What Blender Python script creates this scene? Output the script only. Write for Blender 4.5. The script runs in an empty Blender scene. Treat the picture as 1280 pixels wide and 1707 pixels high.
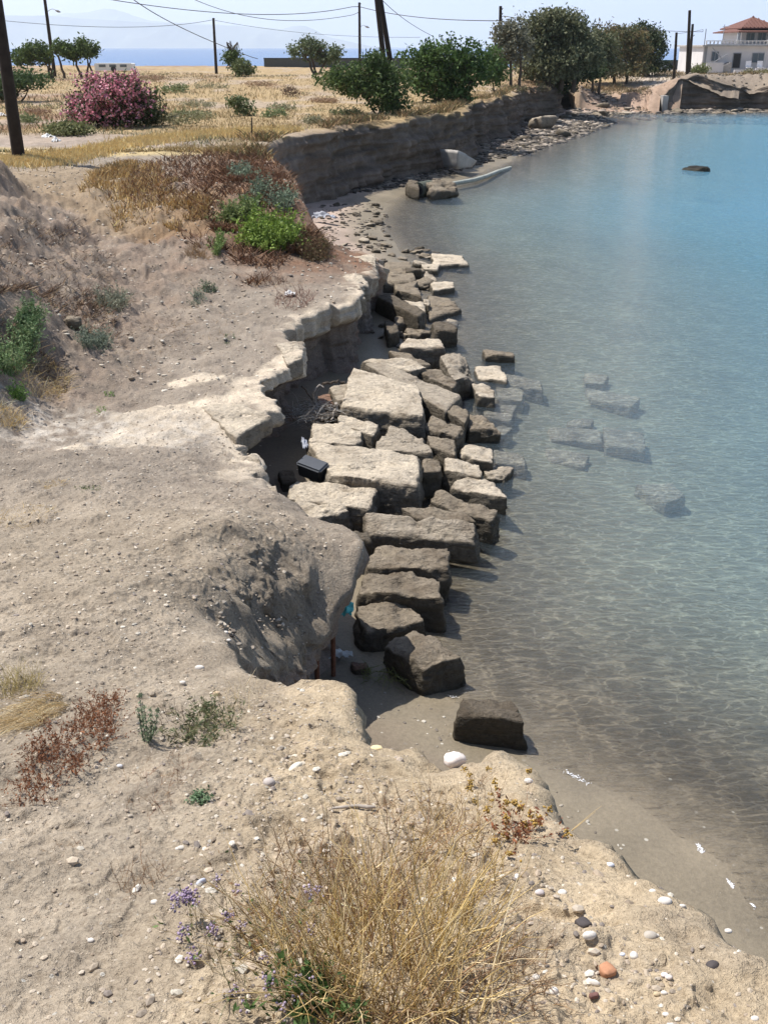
import bpy, math, random
import numpy as np
from math import radians, sin, cos, tan, atan, pi
random.seed(7)
RNG = np.random.default_rng(11)
scene = bpy.context.scene
COL = scene.collection
Q = 1.0                                   # ground mesh density

# ------------------------------------------------------------------ camera
F = 1675.0; CX = 640.0; CY = 853.5; PITCH = radians(24.8); EYE = 5.0
cam_d = bpy.data.cameras.new('camera'); cam = bpy.data.objects.new('camera', cam_d); COL.objects.link(cam)
cam_d.sensor_fit = 'VERTICAL'; cam_d.sensor_height = 24.0; cam_d.lens = 24.0 * F / 1707.0
cam_d.clip_start = 0.05; cam_d.clip_end = 60000
cam.location = (0, 0, EYE); cam.rotation_euler = (pi/2 - PITCH, 0, 0)
scene.camera = cam

# ------------------------------------------------------------------ sky and sun
SUN_EL = radians(61); SUN_AZ = radians(-62)       # azimuth from +Y (ahead) turning to the left
w = bpy.data.worlds.new('World'); scene.world = w; w.use_nodes = True
nt = w.node_tree; bg = nt.nodes['Background']
sky = nt.nodes.new('ShaderNodeTexSky'); sky.sky_type = 'NISHITA'; sky.sun_disc = False
sky.sun_elevation = SUN_EL; sky.sun_rotation = SUN_AZ
sky.air_density = 1.0; sky.dust_density = 1.2; sky.ozone_density = 3.0
nt.links.new(sky.outputs[0], bg.inputs[0]); bg.inputs[1].default_value = 0.092
sl = bpy.data.lights.new('sun', 'SUN'); sl.energy = 5.0; sl.angle = radians(0.5); sl.color = (1.0, 0.95, 0.87)
sun = bpy.data.objects.new('sun', sl); COL.objects.link(sun)
SD = (sin(SUN_AZ)*cos(SUN_EL), cos(SUN_AZ)*cos(SUN_EL), sin(SUN_EL))
from mathutils import Vector, Matrix
sun.rotation_euler = Vector(SD).to_track_quat('Z', 'Y').to_euler(); sun.location = (-20, 20, 40)
scene.view_settings.view_transform = 'Standard'; scene.view_settings.look = 'None'
scene.view_settings.gamma = 1.0; scene.view_settings.exposure = 0.48
scene.cycles.max_bounces = 6; scene.cycles.transparent_max_bounces = 16
scene.cycles.volume_bounces = 2; scene.cycles.sample_clamp_indirect = 6

# ------------------------------------------------------------------ photo geometry (rays of the survey camera)
def ray(px, py):
    a = PITCH + atan((py-CY)/F)                    # depression
    k = cos(atan((py-CY)/F))
    return (px-CX)/F*k, cos(a), -sin(a)
def P(px, py, z):
    x, y, d = ray(px, py); t = (z-EYE)/d
    return (x*t, y*t, z)
def at(px, py, Y):
    x, y, d = ray(px, py); t = Y/y
    return (x*t, Y, EYE+d*t)

# ------------------------------------------------------------------ noise
def _hash(ix, iy, iz, seed):
    h = (ix.astype(np.int64)*374761393 + iy.astype(np.int64)*668265263 + iz.astype(np.int64)*2147483647 + seed*974711) & 0xFFFFFFFF
    h = ((h ^ (h >> 13)) * 1274126177) & 0xFFFFFFFF
    h = ((h ^ (h >> 16)) * 2246822519) & 0xFFFFFFFF
    return ((h ^ (h >> 15)) & 0xFFFFFF) / float(0xFFFFFF)
def vnoise(x, y, z=None, seed=0):
    x = np.asarray(x, float); y = np.asarray(y, float)
    if z is None: z = np.zeros_like(x)
    fx, fy, fz = np.floor(x), np.floor(y), np.floor(z)
    u, v, q = x-fx, y-fy, z-fz
    u = u*u*u*(u*(u*6-15)+10); v = v*v*v*(v*(v*6-15)+10); q = q*q*q*(q*(q*6-15)+10)
    def c(a, b, d): return _hash(fx+a, fy+b, fz+d, seed)
    flat = not np.any(z)
    a0 = (c(0,0,0)*(1-u)+c(1,0,0)*u)*(1-v) + (c(0,1,0)*(1-u)+c(1,1,0)*u)*v
    if flat: return a0*2-1
    a1 = (c(0,0,1)*(1-u)+c(1,0,1)*u)*(1-v) + (c(0,1,1)*(1-u)+c(1,1,1)*u)*v
    return (a0*(1-q)+a1*q)*2-1
def fbm(x, y, z=None, oct=4, seed=0, gain=0.5):
    s = 0; a = 1.0; n = 0
    for o in range(oct):
        s = s + a*vnoise(x*2**o+o*17.3, y*2**o-o*9.1, None if z is None else z*2**o+o*5.7, seed+o); n += a; a *= gain
    return s/n
def sstep(a, b, x):
    t = np.clip((x-a)/(b-a), 0, 1); return t*t*(3-2*t)

# ------------------------------------------------------------------ the edge of the bank (px, py, height, undercut, crust, soft width)
LIPS = [
 ('w', 9, -4.5, 3.3, .1, 0, 0), ('w', 4.2, -1.6, 3.2, .1, 0, 0), ('w', 2.4, 0.0, 3.05, .1, 0, 0), ('w', 1.5, 1.0, 2.95, .1, 0, 0),
 (1262,1618,2.87,.1,0,0),(1215,1575,2.84,.1,0,0),(1150,1524,2.80,.1,0,0),(1100,1490,2.78,.1,0,0),(1040,1450,2.74,.1,0,0),(975,1412,2.70,.1,0,0),
 (915,1372,2.64,.1,0,0),(893,1325,2.56,.1,0,0),(868,1282,2.50,.12,0,0),(830,1266,2.46,.12,0,0),(775,1275,2.46,.12,0,0),(735,1287,2.47,.12,0,0),
 (705,1262,2.43,.12,0,0),(655,1250,2.40,.14,0,0),(615,1243,2.36,.14,0,0),(604,1195,2.30,.14,0,0),(592,1152,2.27,.14,0,0),(565,1136,2.24,.12,0,0),
 (515,1136,2.20,.1,0,0),(478,1146,2.17,.1,0,0),(430,1128,2.12,.1,0,0),
 ('w',-0.84,4.75,1.98,.1,0,0),('w',-.86,5.1,1.75,.15,0,0),('w',-.78,5.5,1.35,.2,0,0),('w',-.66,5.95,1.05,.3,0,0),('w',-.56,6.5,.88,.4,0,0),
 (548,1052,.82,.45,0,0),(576,1002,.95,.45,0,0),(601,952,1.07,.4,0,0),(608,908,1.2,.4,0,0),(580,884,1.18,.3,0,0),(530,872,1.15,.3,0,0),
 (500,848,1.12,.3,0,0),(465,822,1.08,.3,0,0),(425,806,1.05,.4,.5,0),(408,797,1.05,.5,1,0),(434,783,1.05,.5,1,0),(434,762,1.06,.6,1,0),(405,748,1.08,.9,1,0),
 (392,733,1.08,1.0,1,0),(415,716,1.08,1.0,1,0),(455,690,1.1,.9,1,0),(448,668,1.1,.8,1,0),(432,645,1.1,.6,1,0),(455,628,1.11,.5,1,0),(488,612,1.12,.45,1,0),
 (502,597,1.13,.4,1,0),(500,578,1.15,.35,1,0),(478,566,1.16,.3,1,0),(478,548,1.17,.25,1,0),(505,531,1.18,.22,1,0),(550,515,1.19,.22,1,0),(592,505,1.2,.2,1,0),
 (606,488,1.2,.2,1,0),(604,470,1.15,.2,1,0),(616,458,1.1,.15,1,0),(628,440,1.02,.1,1,0),(622,424,.9,.1,.8,0),(600,420,.82,0,.2,0),
 (575,424,.85,0,0,0),(556,428,1.05,0,0,0),(548,405,1.4,0,0,0),(530,375,1.7,0,0,0),(513,345,1.95,.1,0,0),(500,312,2.14,.1,0,0),(482,285,2.25,.1,0,0),
 (458,268,2.3,.1,0,0),(438,252,2.36,.1,0,0),(452,238,2.4,.1,0,0),(500,224,2.42,.1,0,0),(560,211,2.42,.1,0,0),(620,202,2.42,.1,0,0),(700,192,2.42,.1,0,0),
 (752,187,2.42,.1,0,0),(772,178,2.42,.1,0,0),(790,168,2.42,.1,0,0),(838,160,2.42,.1,0,0),(862,149,2.42,.1,0,0),(925,141,2.42,.1,0,0),(932,137,2.4,.1,0,0),
 ('w',16.5,93,2.2,0,0,1),('w',19,92.5,1.2,0,0,8),('w',24,92,.7,0,0,16),('w',25.9,91.5,.9,0,0,12),
 ('a',1103,160,93,0,0,0),('a',1116,150,93.3,0,0,0),('a',1132,130,94,0,0,0),('a',1160,127,94.5,0,0,0),('a',1200,135,94.5,0,0,0),('a',1232,141,94.5,0,0,0),
 ('a',1246,150,95.5,0,0,0),('a',1285,137,94.5,0,0,0),('w',45,95,2.5,0,0,0),('w',70,97,2.6,0,0,0),('w',170,110,2.6,0,0,0)]
lip = []
for L in LIPS:
    if L[0] == 'w': lip.append((L[1], L[2], L[3], L[4], L[5], L[6]))
    elif L[0] == 'a': p = at(L[1], L[2], L[3]); lip.append((p[0], p[1], p[2], L[4], L[5], L[6]))
    else:
        p = P(L[0], L[1], L[2]); lip.append((p[0], p[1], L[2], L[3], L[4], L[5]))
lip = np.array(lip)
# far side lip points unproject unevenly: keep the right-hand bank at 92-97 m
land_poly = np.vstack([lip[:, :2], [(170, 260), (-320, 260), (-320, -30), (9, -30)]])

def inside(poly, x, y):
    r = np.zeros(x.shape, bool); n = len(poly)
    for i in range(n):
        x1, y1 = poly[i]; x2, y2 = poly[(i+1) % n]
        if y1 == y2: continue
        c = ((y1 > y) != (y2 > y)) & (x < (x2-x1)*(y-y1)/(y2-y1)+x1)
        r ^= c
    return r
def polydist(pts, x, y, extra=None):
    best = np.full(x.shape, 1e9); ex = np.zeros(x.shape + (extra.shape[1],)) if extra is not None else None
    for i in range(len(pts)-1):
        ax, ay = pts[i]; bx, by = pts[i+1]; dx, dy = bx-ax, by-ay; L = dx*dx+dy*dy+1e-12
        t = np.clip(((x-ax)*dx+(y-ay)*dy)/L, 0, 1)
        d = (x-ax-t*dx)**2+(y-ay-t*dy)**2
        m = d < best; best = np.where(m, d, best)
        if extra is not None:
            e = extra[i][None]*(1-t[m])[:, None]+extra[i+1][None]*t[m][:, None]; ex[m] = e
    return (np.sqrt(best), ex) if extra is not None else np.sqrt(best)

# ------------------------------------------------------------------ height of the bank (thin plate through surveyed points)
CT = [(x, y, z) for (x, y, z) in lip[:, :3]]
for q in [(0,0,3.3),(-1.2,0,3.3),(-3,0,3.35),(-3,-3,3.6),(1,0,3.15),(3,-3,3.5),(-6,3,2.8),(-3,3,2.6),(-1.5,2,2.85),(-.3,1.3,3.1),(0,2,2.86),(-.2,3,2.56),
          (-.7,3.6,2.36),(-1.5,4.5,2.1),(-3,5.5,1.95),(-6,7,1.75),(-1.2,6,1.72),(-2,7,1.6),(-1,7.2,1.55),(-3,9,1.4),(-6,10,1.4),(-1,8.4,1.32),(-4,11,1.25),
          (-8,45,2.45),(-20,40,2.5),(-12,60,2.4),(-30,60,2.4),(0,60,2.4),(-40,100,2.4),(0,100,2.35),(-80,150,2.5),(-20,150,2.5),(20,150,2.2),(40,130,2.35),
          (22,112,1.7),(20,104,1.1),(24,100,1.1),(26,107,1.5),(30,118,2.3),(27.5,97.5,2.6),(31,98,2.7),(35,98,2.5),(39,98,2.4),(46,100,2.5),(52,100,2.6),(60,120,2.5),(16,108,1.6),(15,100,1.4),(100,160,2.5),(-90,60,2.6),(-40,30,2.7),(-150,160,2.5),(60,170,2.3)]: CT.append(q)
for px, py, z in [(200,700,1.18),(200,600,1.22),(205,500,1.38),(180,400,1.65),(140,330,2.05),(110,285,2.3),(60,262,2.36),(300,262,2.38),(330,247,2.42),(250,300,2.18),
                  (350,300,2.2),(420,300,2.2),(300,360,1.85),(420,360,1.85),(480,400,1.55),(350,430,1.5),(450,460,1.28),(350,550,1.2),(330,650,1.12),(0,720,1.3),
                  (60,650,1.3),(0,560,1.85),(90,520,1.7),(0,450,2.3),(60,400,2.15),(110,420,1.85),(30,352,2.3),(60,345,2.1),(-100,560,2.2),(-100,400,2.9),(-60,760,1.38),
                  (395,1000,1.78),(398,930,1.62),(430,868,1.42),(480,852,1.27),(300,830,1.35),(300,950,1.7),(300,1080,2.05),(420,840,1.33),(385,1065,1.98)]:
    CT.append(P(px, py, z))
CT = np.array(CT)
def uv(x, y):
    r = np.maximum(y, -3)+4.0
    return x/r*3.0, np.log(r)*3.0
def U(r2): return np.where(r2 > 0, r2*np.log(r2+1e-20), 0)
cu, cv = uv(CT[:, 0], CT[:, 1]); nC = len(CT)
K = U((cu[:, None]-cu)**2+(cv[:, None]-cv)**2)+np.eye(nC)*0.004
A = np.zeros((nC+3, nC+3)); A[:nC, :nC] = K; A[:nC, nC] = 1; A[:nC, nC+1] = cu; A[:nC, nC+2] = cv; A[nC:, :nC] = A[:nC, nC:].T
W_ = np.linalg.solve(A, np.concatenate([CT[:, 2], [0, 0, 0]]))
def T(x, y):
    u, v = uv(x, y); s = W_[nC]+W_[nC+1]*u+W_[nC+2]*v
    for i in range(nC):
        r2 = (u-cu[i])**2+(v-cv[i])**2; s = s+W_[i]*U(r2)
    return np.clip(s, 0.5, 4.2)

# ------------------------------------------------------------------ waterline, beach and sea bed
WL = [('w',9,-4.2),('w',7,-1.2)]+[(x, y) for x, y in [(1420,1700),(1290,1560),(1200,1452),(1100,1385),(1000,1325),(935,1287),(868,1235),(790,1180),(742,1150),(700,1110),(665,1060),(640,1000),
      (625,930),(610,880),(600,820),(590,760),(600,700),(630,640),(655,590),(668,560),(680,530),(685,505),(685,475),(684,445),(668,420),(645,395),(636,370),(650,335),(690,316),
      (755,302),(800,288),(855,265),(895,245),(950,222),(1000,206),(1032,199),(990,192),(1020,188),(1100,188),(1150,186),(1200,186),(1290,184)]]+[('w',60,93),('w',170,100)]
wl = np.array([(p[1], p[2]) if p[0] == 'w' else P(p[0], p[1], 0)[:2] for p in WL])
sea_poly = np.vstack([wl, [(170, -30), (9, -30)]])
def B(x, y):
    ins = inside(sea_poly, x, y); d = polydist(wl, x, y)
    far = sstep(14, 40, y)
    sea = -(0.085*d*np.exp(-d/7)+2.7*(1-np.exp(-(d/14.5)**1.7)))
    land = (0.13-0.05*far)*d; land = 0.95*(1-np.exp(-land/0.95))
    z = np.where(ins, sea, land)
    z = np.where(y > 170, np.minimum(z, -4), z)
    return z + 0.02*fbm(x*1.1, y*1.1, oct=3, seed=5)*np.exp(-d/6) + 0.05*fbm(x*.35, y*.35, oct=3, seed=6)*sstep(.5, 4, d)

def rough(x, y):
    """small relief of the bank top"""
    near = 1-sstep(12, 30, y)
    n = 0.05*fbm(x*1.3, y*1.3, oct=3, seed=20)*(1-.5*near) + 0.022*fbm(x*4, y*4, oct=3, seed=21)
    n = n + 0.010*np.abs(fbm(x*14, y*14, oct=2, seed=22)) + near*0.0045*fbm(x*45, y*45, oct=2, seed=23)
    # broken, lumpy ground of the left bank and of the dark hump
    lb = sstep(-1.9, -4.2, x+0.0*y)*sstep(9, 13, y)*(1-sstep(22, 26, y))
    hump = np.exp(-(((x+2.0)/4.5)**2+((y-23)/6.0)**2))
    lb2 = sstep(-4.6, -6.2, x)*sstep(12.5, 14, y)*(1-sstep(20, 22, y)); n = n + lb2*(.30*fbm(x*1.5, y*1.1, oct=4, seed=124)-.22*sstep(.1, .45, fbm(x*2.1, y*1.3, oct=3, seed=125)))
    n = n + (lb*.16+hump*.07)*fbm(x*2.2, y*2.2, oct=4, seed=24) + (lb*.07+hump*.05)*np.abs(fbm(x*6, y*6, oct=3, seed=25))
    # cemented tan ledge in front
    led = sstep(-.75, -.25, x)*(1-sstep(4.3, 5.2, y))
    n = n + led*(0.030*np.abs(fbm(x*7, y*7, oct=3, seed=26)) + 0.012*np.abs(fbm(x*26, y*26, oct=2, seed=27)))
    # rain runnels down the near slope, clods
    q1 = (x*.55+y*.83); q2 = (x*.83-y*.55); sl2 = (1-led)*near*(1-sstep(9, 12, y))*(1-.9*np.exp(-(((x+.75)/.6)**2+((y-6.3)/1.5)**2)))
    n = n + sl2*(.020*np.abs(fbm(q1*.8, q2*6.5, oct=3, seed=33))+.016*sstep(.18, .5, fbm(x*5, y*5, oct=3, seed=34))+.010*sstep(.1, .4, fbm(x*17, y*17, oct=2, seed=35)))
    n = n + led*(.030*sstep(.12, .45, fbm(x*4.2, y*4.2, oct=3, seed=36))+.012*sstep(.12, .4, fbm(x*15, y*15, oct=2, seed=37))-.02*sstep(.25, .5, fbm(x*9, y*9, oct=2, seed=38)))
    n = n + near*(1-led)*sstep(9, 12, y)*(.03*sstep(.15, .45, fbm(x*3.4, y*3.4, oct=3, seed=39))+.012*np.abs(fbm(x*9, y*9, oct=2, seed=40)))
    # dark eroded face
    er = np.exp(-(((x+.85)/.55)**2+((y-6.3)/1.3)**2))
    n = n + er*(0.09*fbm(x*5, y*5, oct=4, seed=28)+.03*np.abs(fbm(x*18, y*18, oct=2, seed=29)))
    # wheel and foot ruts on the path
    n = n + near*0.018*fbm(x*3.0-y*2.2, (x+y)*.7, oct=3, seed=30)
    # small cliff on the left bank
    s = x-(-7.6+0.0*y); 
    c = sstep(.5, -.1, x+7.35+.12*(y-18)+.35*vnoise(y*1.2, x*0+3))*sstep(15.2, 16.2, y)*(1-sstep(21.5, 23, y))
    fr = sstep(24, 27, x)*sstep(88, 92, y)*(1-sstep(108, 114, y)); n = n + fr*(.26*fbm(x*.6, y*.6, oct=4, seed=130)+.16*np.abs(fbm(x*2, y*2, oct=3, seed=131)))
    return n + c*.55
def warp(x, y, z):
    e = np.exp(-(((x+.72)/.46)**2+((y-6.2)/1.35)**2)**1.5)
    return e*(.11*fbm(x*4, y*4, z*5, 4, 41)+.04*np.abs(fbm(x*13, y*13, z*13, 3, 42))), e*(.11*fbm(x*4+7, y*4, z*5, 4, 43)-.04*np.abs(fbm(x*14, y*14+5, z*14, 3, 44)))
def G(x, y):
    shape = np.shape(x); x = np.ravel(np.asarray(x, float)); y = np.ravel(np.asarray(y, float))
    ins = inside(land_poly, x, y); d, ex = polydist(lip[:, :2], x, y, lip[:, 5:6]); soft = ex[:, 0]
    t = T(x, y)-sstep(168, 186, y)*5
    b = B(x, y)
    t = t + rough(x, y)
    k = np.where(soft > .6, sstep(0, 1, np.where(ins, d, 0)/np.maximum(soft, .6)), 1.0)
    z = b+(t-b)*k
    return z.reshape(shape), np.where(ins, d, -d).reshape(shape), soft.reshape(shape)
def H(x, y):
    """surface one stands on"""
    x = np.atleast_1d(np.asarray(x, float)); y = np.atleast_1d(np.asarray(y, float))
    z, d, s = G(x, y); return np.where(d > 0, z, B(x, y))
def on(px, py, z0=2.0):
    """point of the bank seen at a photo pixel"""
    z = z0
    for i in range(14):
        p = P(px, py, z); zz = float(G(np.array([p[0]]), np.array([p[1]]))[0][0]); z = z*.4+zz*.6
    p = P(px, py, z); return (p[0], p[1], float(G(np.array([p[0]]), np.array([p[1]]))[0][0]))

# ------------------------------------------------------------------ mesh helpers
def np_mesh(name, V, Fc, mat, parent=None, smooth=True, cols=None, attr=None):
    V = np.asarray(V, np.float32); me = bpy.data.meshes.new(name)
    if isinstance(Fc, np.ndarray): Fs = [Fc]
    else: Fs = [f for f in Fc if len(f)]
    me.vertices.add(len(V)); me.vertices.foreach_set('co', V.ravel())
    loops = np.concatenate([f.ravel() for f in Fs]).astype(np.int32)
    tot = np.concatenate([np.full(len(f), f.shape[1], np.int32) for f in Fs])
    st = np.concatenate([[0], np.cumsum(tot)[:-1]]).astype(np.int32)
    me.loops.add(len(loops)); me.loops.foreach_set('vertex_index', loops)
    me.polygons.add(len(tot)); me.polygons.foreach_set('loop_start', st); me.polygons.foreach_set('loop_total', tot)
    me.polygons.foreach_set('use_smooth', np.full(len(tot), smooth, bool))
    me.update(calc_edges=True); me.validate()
    if cols is not None:
        a = me.color_attributes.new('Col', 'FLOAT_COLOR', 'POINT'); c = np.ones((len(V), 4), np.float32); c[:, :cols.shape[1]] = cols
        a.data.foreach_set('color', c.ravel())
    if attr is not None:
        for k, v in attr.items():
            a = me.attributes.new(k, 'FLOAT', 'POINT'); a.data.foreach_set('value', np.asarray(v, np.float32))
    if isinstance(mat, (list, tuple)):
        for m in mat: me.materials.append(m)
    else: me.materials.append(mat)
    o = bpy.data.objects.new(name, me); COL.objects.link(o)
    if parent is not None: o.parent = parent
    return o
def tag(o, label=None, cat=None, group=None, kind=None):
    if label: o['label'] = label
    if cat: o['category'] = cat
    if group: o['group'] = group
    if kind: o['kind'] = kind
    return o
def empty(name, loc, label, cat, group=None):
    o = bpy.data.objects.new(name, None); COL.objects.link(o); o.location = loc; o.empty_display_size = .2
    bpy.context.view_layer.update()
    return tag(o, label, cat, group)
def origin(o, c):
    """move the mesh origin to c (world) so that things stand on their own origin"""
    c = np.array(c, float); n = len(o.data.vertices); a = np.empty(n*3, np.float32); o.data.vertices.foreach_get('co', a)
    a = a.reshape(-1, 3)-c.astype(np.float32); o.data.vertices.foreach_set('co', a.ravel()); o.location = tuple(c); o.data.update(); return o
def child(o, par):
    o.parent = par; o.matrix_parent_inverse = Matrix.Translation(-Vector(par.location)); return o
class MB:
    def __init__(s): s.v = []; s.f = {3: [], 4: []}; s.n = 0; s.c = []
    def add(s, V, Fa, col=None):
        V = np.asarray(V, float); Fa = np.asarray(Fa, int)
        s.v.append(V); s.f[Fa.shape[1]].append(Fa+s.n); s.n += len(V)
        s.c.append(np.tile(col, (len(V), 1)) if (col is not None and np.ndim(col) == 1) else (col if col is not None else np.ones((len(V), 3))))
    def box(s, a, b, col=None, bevel=0):
        (x0, y0, z0), (x1, y1, z1) = a, b
        V = [(x0,y0,z0),(x1,y0,z0),(x1,y1,z0),(x0,y1,z0),(x0,y0,z1),(x1,y0,z1),(x1,y1,z1),(x0,y1,z1)]
        s.add(V, [(0,3,2,1),(4,5,6,7),(0,1,5,4),(1,2,6,5),(2,3,7,6),(3,0,4,7)], col)
    def tube(s, pts, r, n=6, col=None, cap=True):
        pts = np.asarray(pts, float); m = len(pts); r = np.broadcast_to(r, (m,))
        tg = np.gradient(pts, axis=0); tg /= np.linalg.norm(tg, axis=1, keepdims=True)+1e-9
        up = np.array([0, 0, 1.]) if abs(tg[0][2]) < .9 else np.array([1., 0, 0])
        V = []
        for i in range(m):
            a = np.cross(tg[i], up); a /= np.linalg.norm(a)+1e-9; b = np.cross(tg[i], a)
            for k in range(n):
                an = 2*pi*k/n; V.append(pts[i]+r[i]*(cos(an)*a+sin(an)*b))
        Fa = [(i*n+k, i*n+(k+1) % n, (i+1)*n+(k+1) % n, (i+1)*n+k) for i in range(m-1) for k in range(n)]
        s.add(V, Fa, col)
        if cap:
            for e, o_ in ((0, 0), (m-1, (m-1)*n)):
                V2 = [V[o_+k] for k in range(n)]+[pts[e]]
                s.add(V2, [(k, (k+1) % n, n) for k in range(n)], col)
    def build(s, name, mat, parent=None, smooth=False):
        V = np.vstack(s.v); Fs = [np.vstack(s.f[k]) for k in (3, 4) if s.f[k]]
        C = np.vstack(s.c)
        o = np_mesh(name, V, Fs, mat, None, smooth, cols=C)
        if parent is not None: child(o, parent)
        return o

# ------------------------------------------------------------------ materials
def mat(name):
    m = bpy.data.materials.new(name); m.use_nodes = True; n = m.node_tree.nodes; b = n['Principled BSDF']; return m, n, m.node_tree.links, b
def N(n, t, **k):
    x = n.new(t)
    for a, v in k.items(): setattr(x, a, v)
    return x
def noise_node(n, l, co, scale, detail=4, rough=.55, dist=0):
    x = n.new('ShaderNodeTexNoise'); x.inputs['Scale'].default_value = scale; x.inputs['Detail'].default_value = detail
    x.inputs['Roughness'].default_value = rough; x.inputs['Distortion'].default_value = dist
    l.new(co, x.inputs['Vector']); return x.outputs['Fac']
def math_node(n, l, op, a, b=None, clamp=False):
    x = n.new('ShaderNodeMath'); x.operation = op; x.use_clamp = clamp
    for i, v in enumerate((a, b)):
        if v is None: continue
        if isinstance(v, (int, float)): x.inputs[i].default_value = v
        else: l.new(v, x.inputs[i])
    return x.outputs[0]
def ramp(n, l, fac, stops):
    r = n.new('ShaderNodeValToRGB'); e = r.color_ramp.elements
    while len(e) < len(stops): e.new(.5)
    for i, (p, c) in enumerate(stops):
        e[i].position = p; e[i].color = tuple(c)+((1,) if len(c) == 3 else ())
    l.new(fac, r.inputs[0]); return r.outputs[0]
def mixc(n, l, mode, fac, a, b):
    x = n.new('ShaderNodeMix'); x.data_type = 'RGBA'; x.blend_type = mode; x.clamp_factor = True
    if isinstance(fac, (int, float)): x.inputs[0].default_value = fac
    else: l.new(fac, x.inputs[0])
    for i, v in ((6, a), (7, b)):
        if isinstance(v, tuple): x.inputs[i].default_value = v+(1,) if len(v) == 3 else v
        else: l.new(v, x.inputs[i])
    return x.outputs[2]
def bump(n, l, h, strength, dist, normal=None):
    x = n.new('ShaderNodeBump'); x.inputs['Strength'].default_value = strength; x.inputs['Distance'].default_value = dist
    l.new(h, x.inputs['Height']); 
    if normal is not None: l.new(normal, x.inputs['Normal'])
    return x.outputs[0]
def wpos(n): return n.new('ShaderNodeNewGeometry').outputs['Position']

def make_earth():
    m, n, l, b = mat('earth'); co = wpos(n)
    at_ = N(n, 'ShaderNodeVertexColor', layer_name='Col').outputs[0]
    f1 = noise_node(n, l, co, 3.0, 5); f2 = noise_node(n, l, co, 55, 5, .65); f3 = noise_node(n, l, co, 260, 2)
    v1 = ramp(n, l, f1, [(.3, (.82, .80, .78)), (.7, (1.15, 1.14, 1.12))])
    v2 = ramp(n, l, f2, [(.28, (.62, .59, .56)), (.5, (1, 1, 1)), (.74, (1.3, 1.3, 1.28))])
    c = mixc(n, l, 'MULTIPLY', 1, at_, v1); c = mixc(n, l, 'MULTIPLY', .9, c, v2)
    vo = n.new('ShaderNodeTexVoronoi'); vo.inputs['Scale'].default_value = 34; l.new(co, vo.inputs['Vector'])
    peb = math_node(n, l, 'LESS_THAN', vo.outputs['Distance'], .20)
    sel = N(n, 'ShaderNodeSeparateColor'); l.new(vo.outputs['Color'], sel.inputs[0])
    s2 = math_node(n, l, 'GREATER_THAN', sel.outputs[0], .80); pm = math_node(n, l, 'MULTIPLY', peb, s2)
    pc = ramp(n, l, sel.outputs[1], [(.0, (.16, .13, .11)), (.45, (.34, .31, .27)), (.8, (.55, .53, .48))])
    c = mixc(n, l, 'MIX', math_node(n, l, 'MULTIPLY', pm, .75), c, pc)
    l.new(c, b.inputs['Base Color']); b.inputs['Roughness'].default_value = .95; b.inputs['Specular IOR Level'].default_value = .15
    h = math_node(n, l, 'ADD', math_node(n, l, 'MULTIPLY', f2, .9), math_node(n, l, 'MULTIPLY', f3, .35))
    h = math_node(n, l, 'ADD', h, math_node(n, l, 'MULTIPLY', pm, .5))
    b1 = bump(n, l, h, .9, .018)
    f4 = noise_node(n, l, co, 9, 6, .6); b2 = bump(n, l, f4, .6, .05, b1)
    l.new(b2, b.inputs['Normal']); return m
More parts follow.
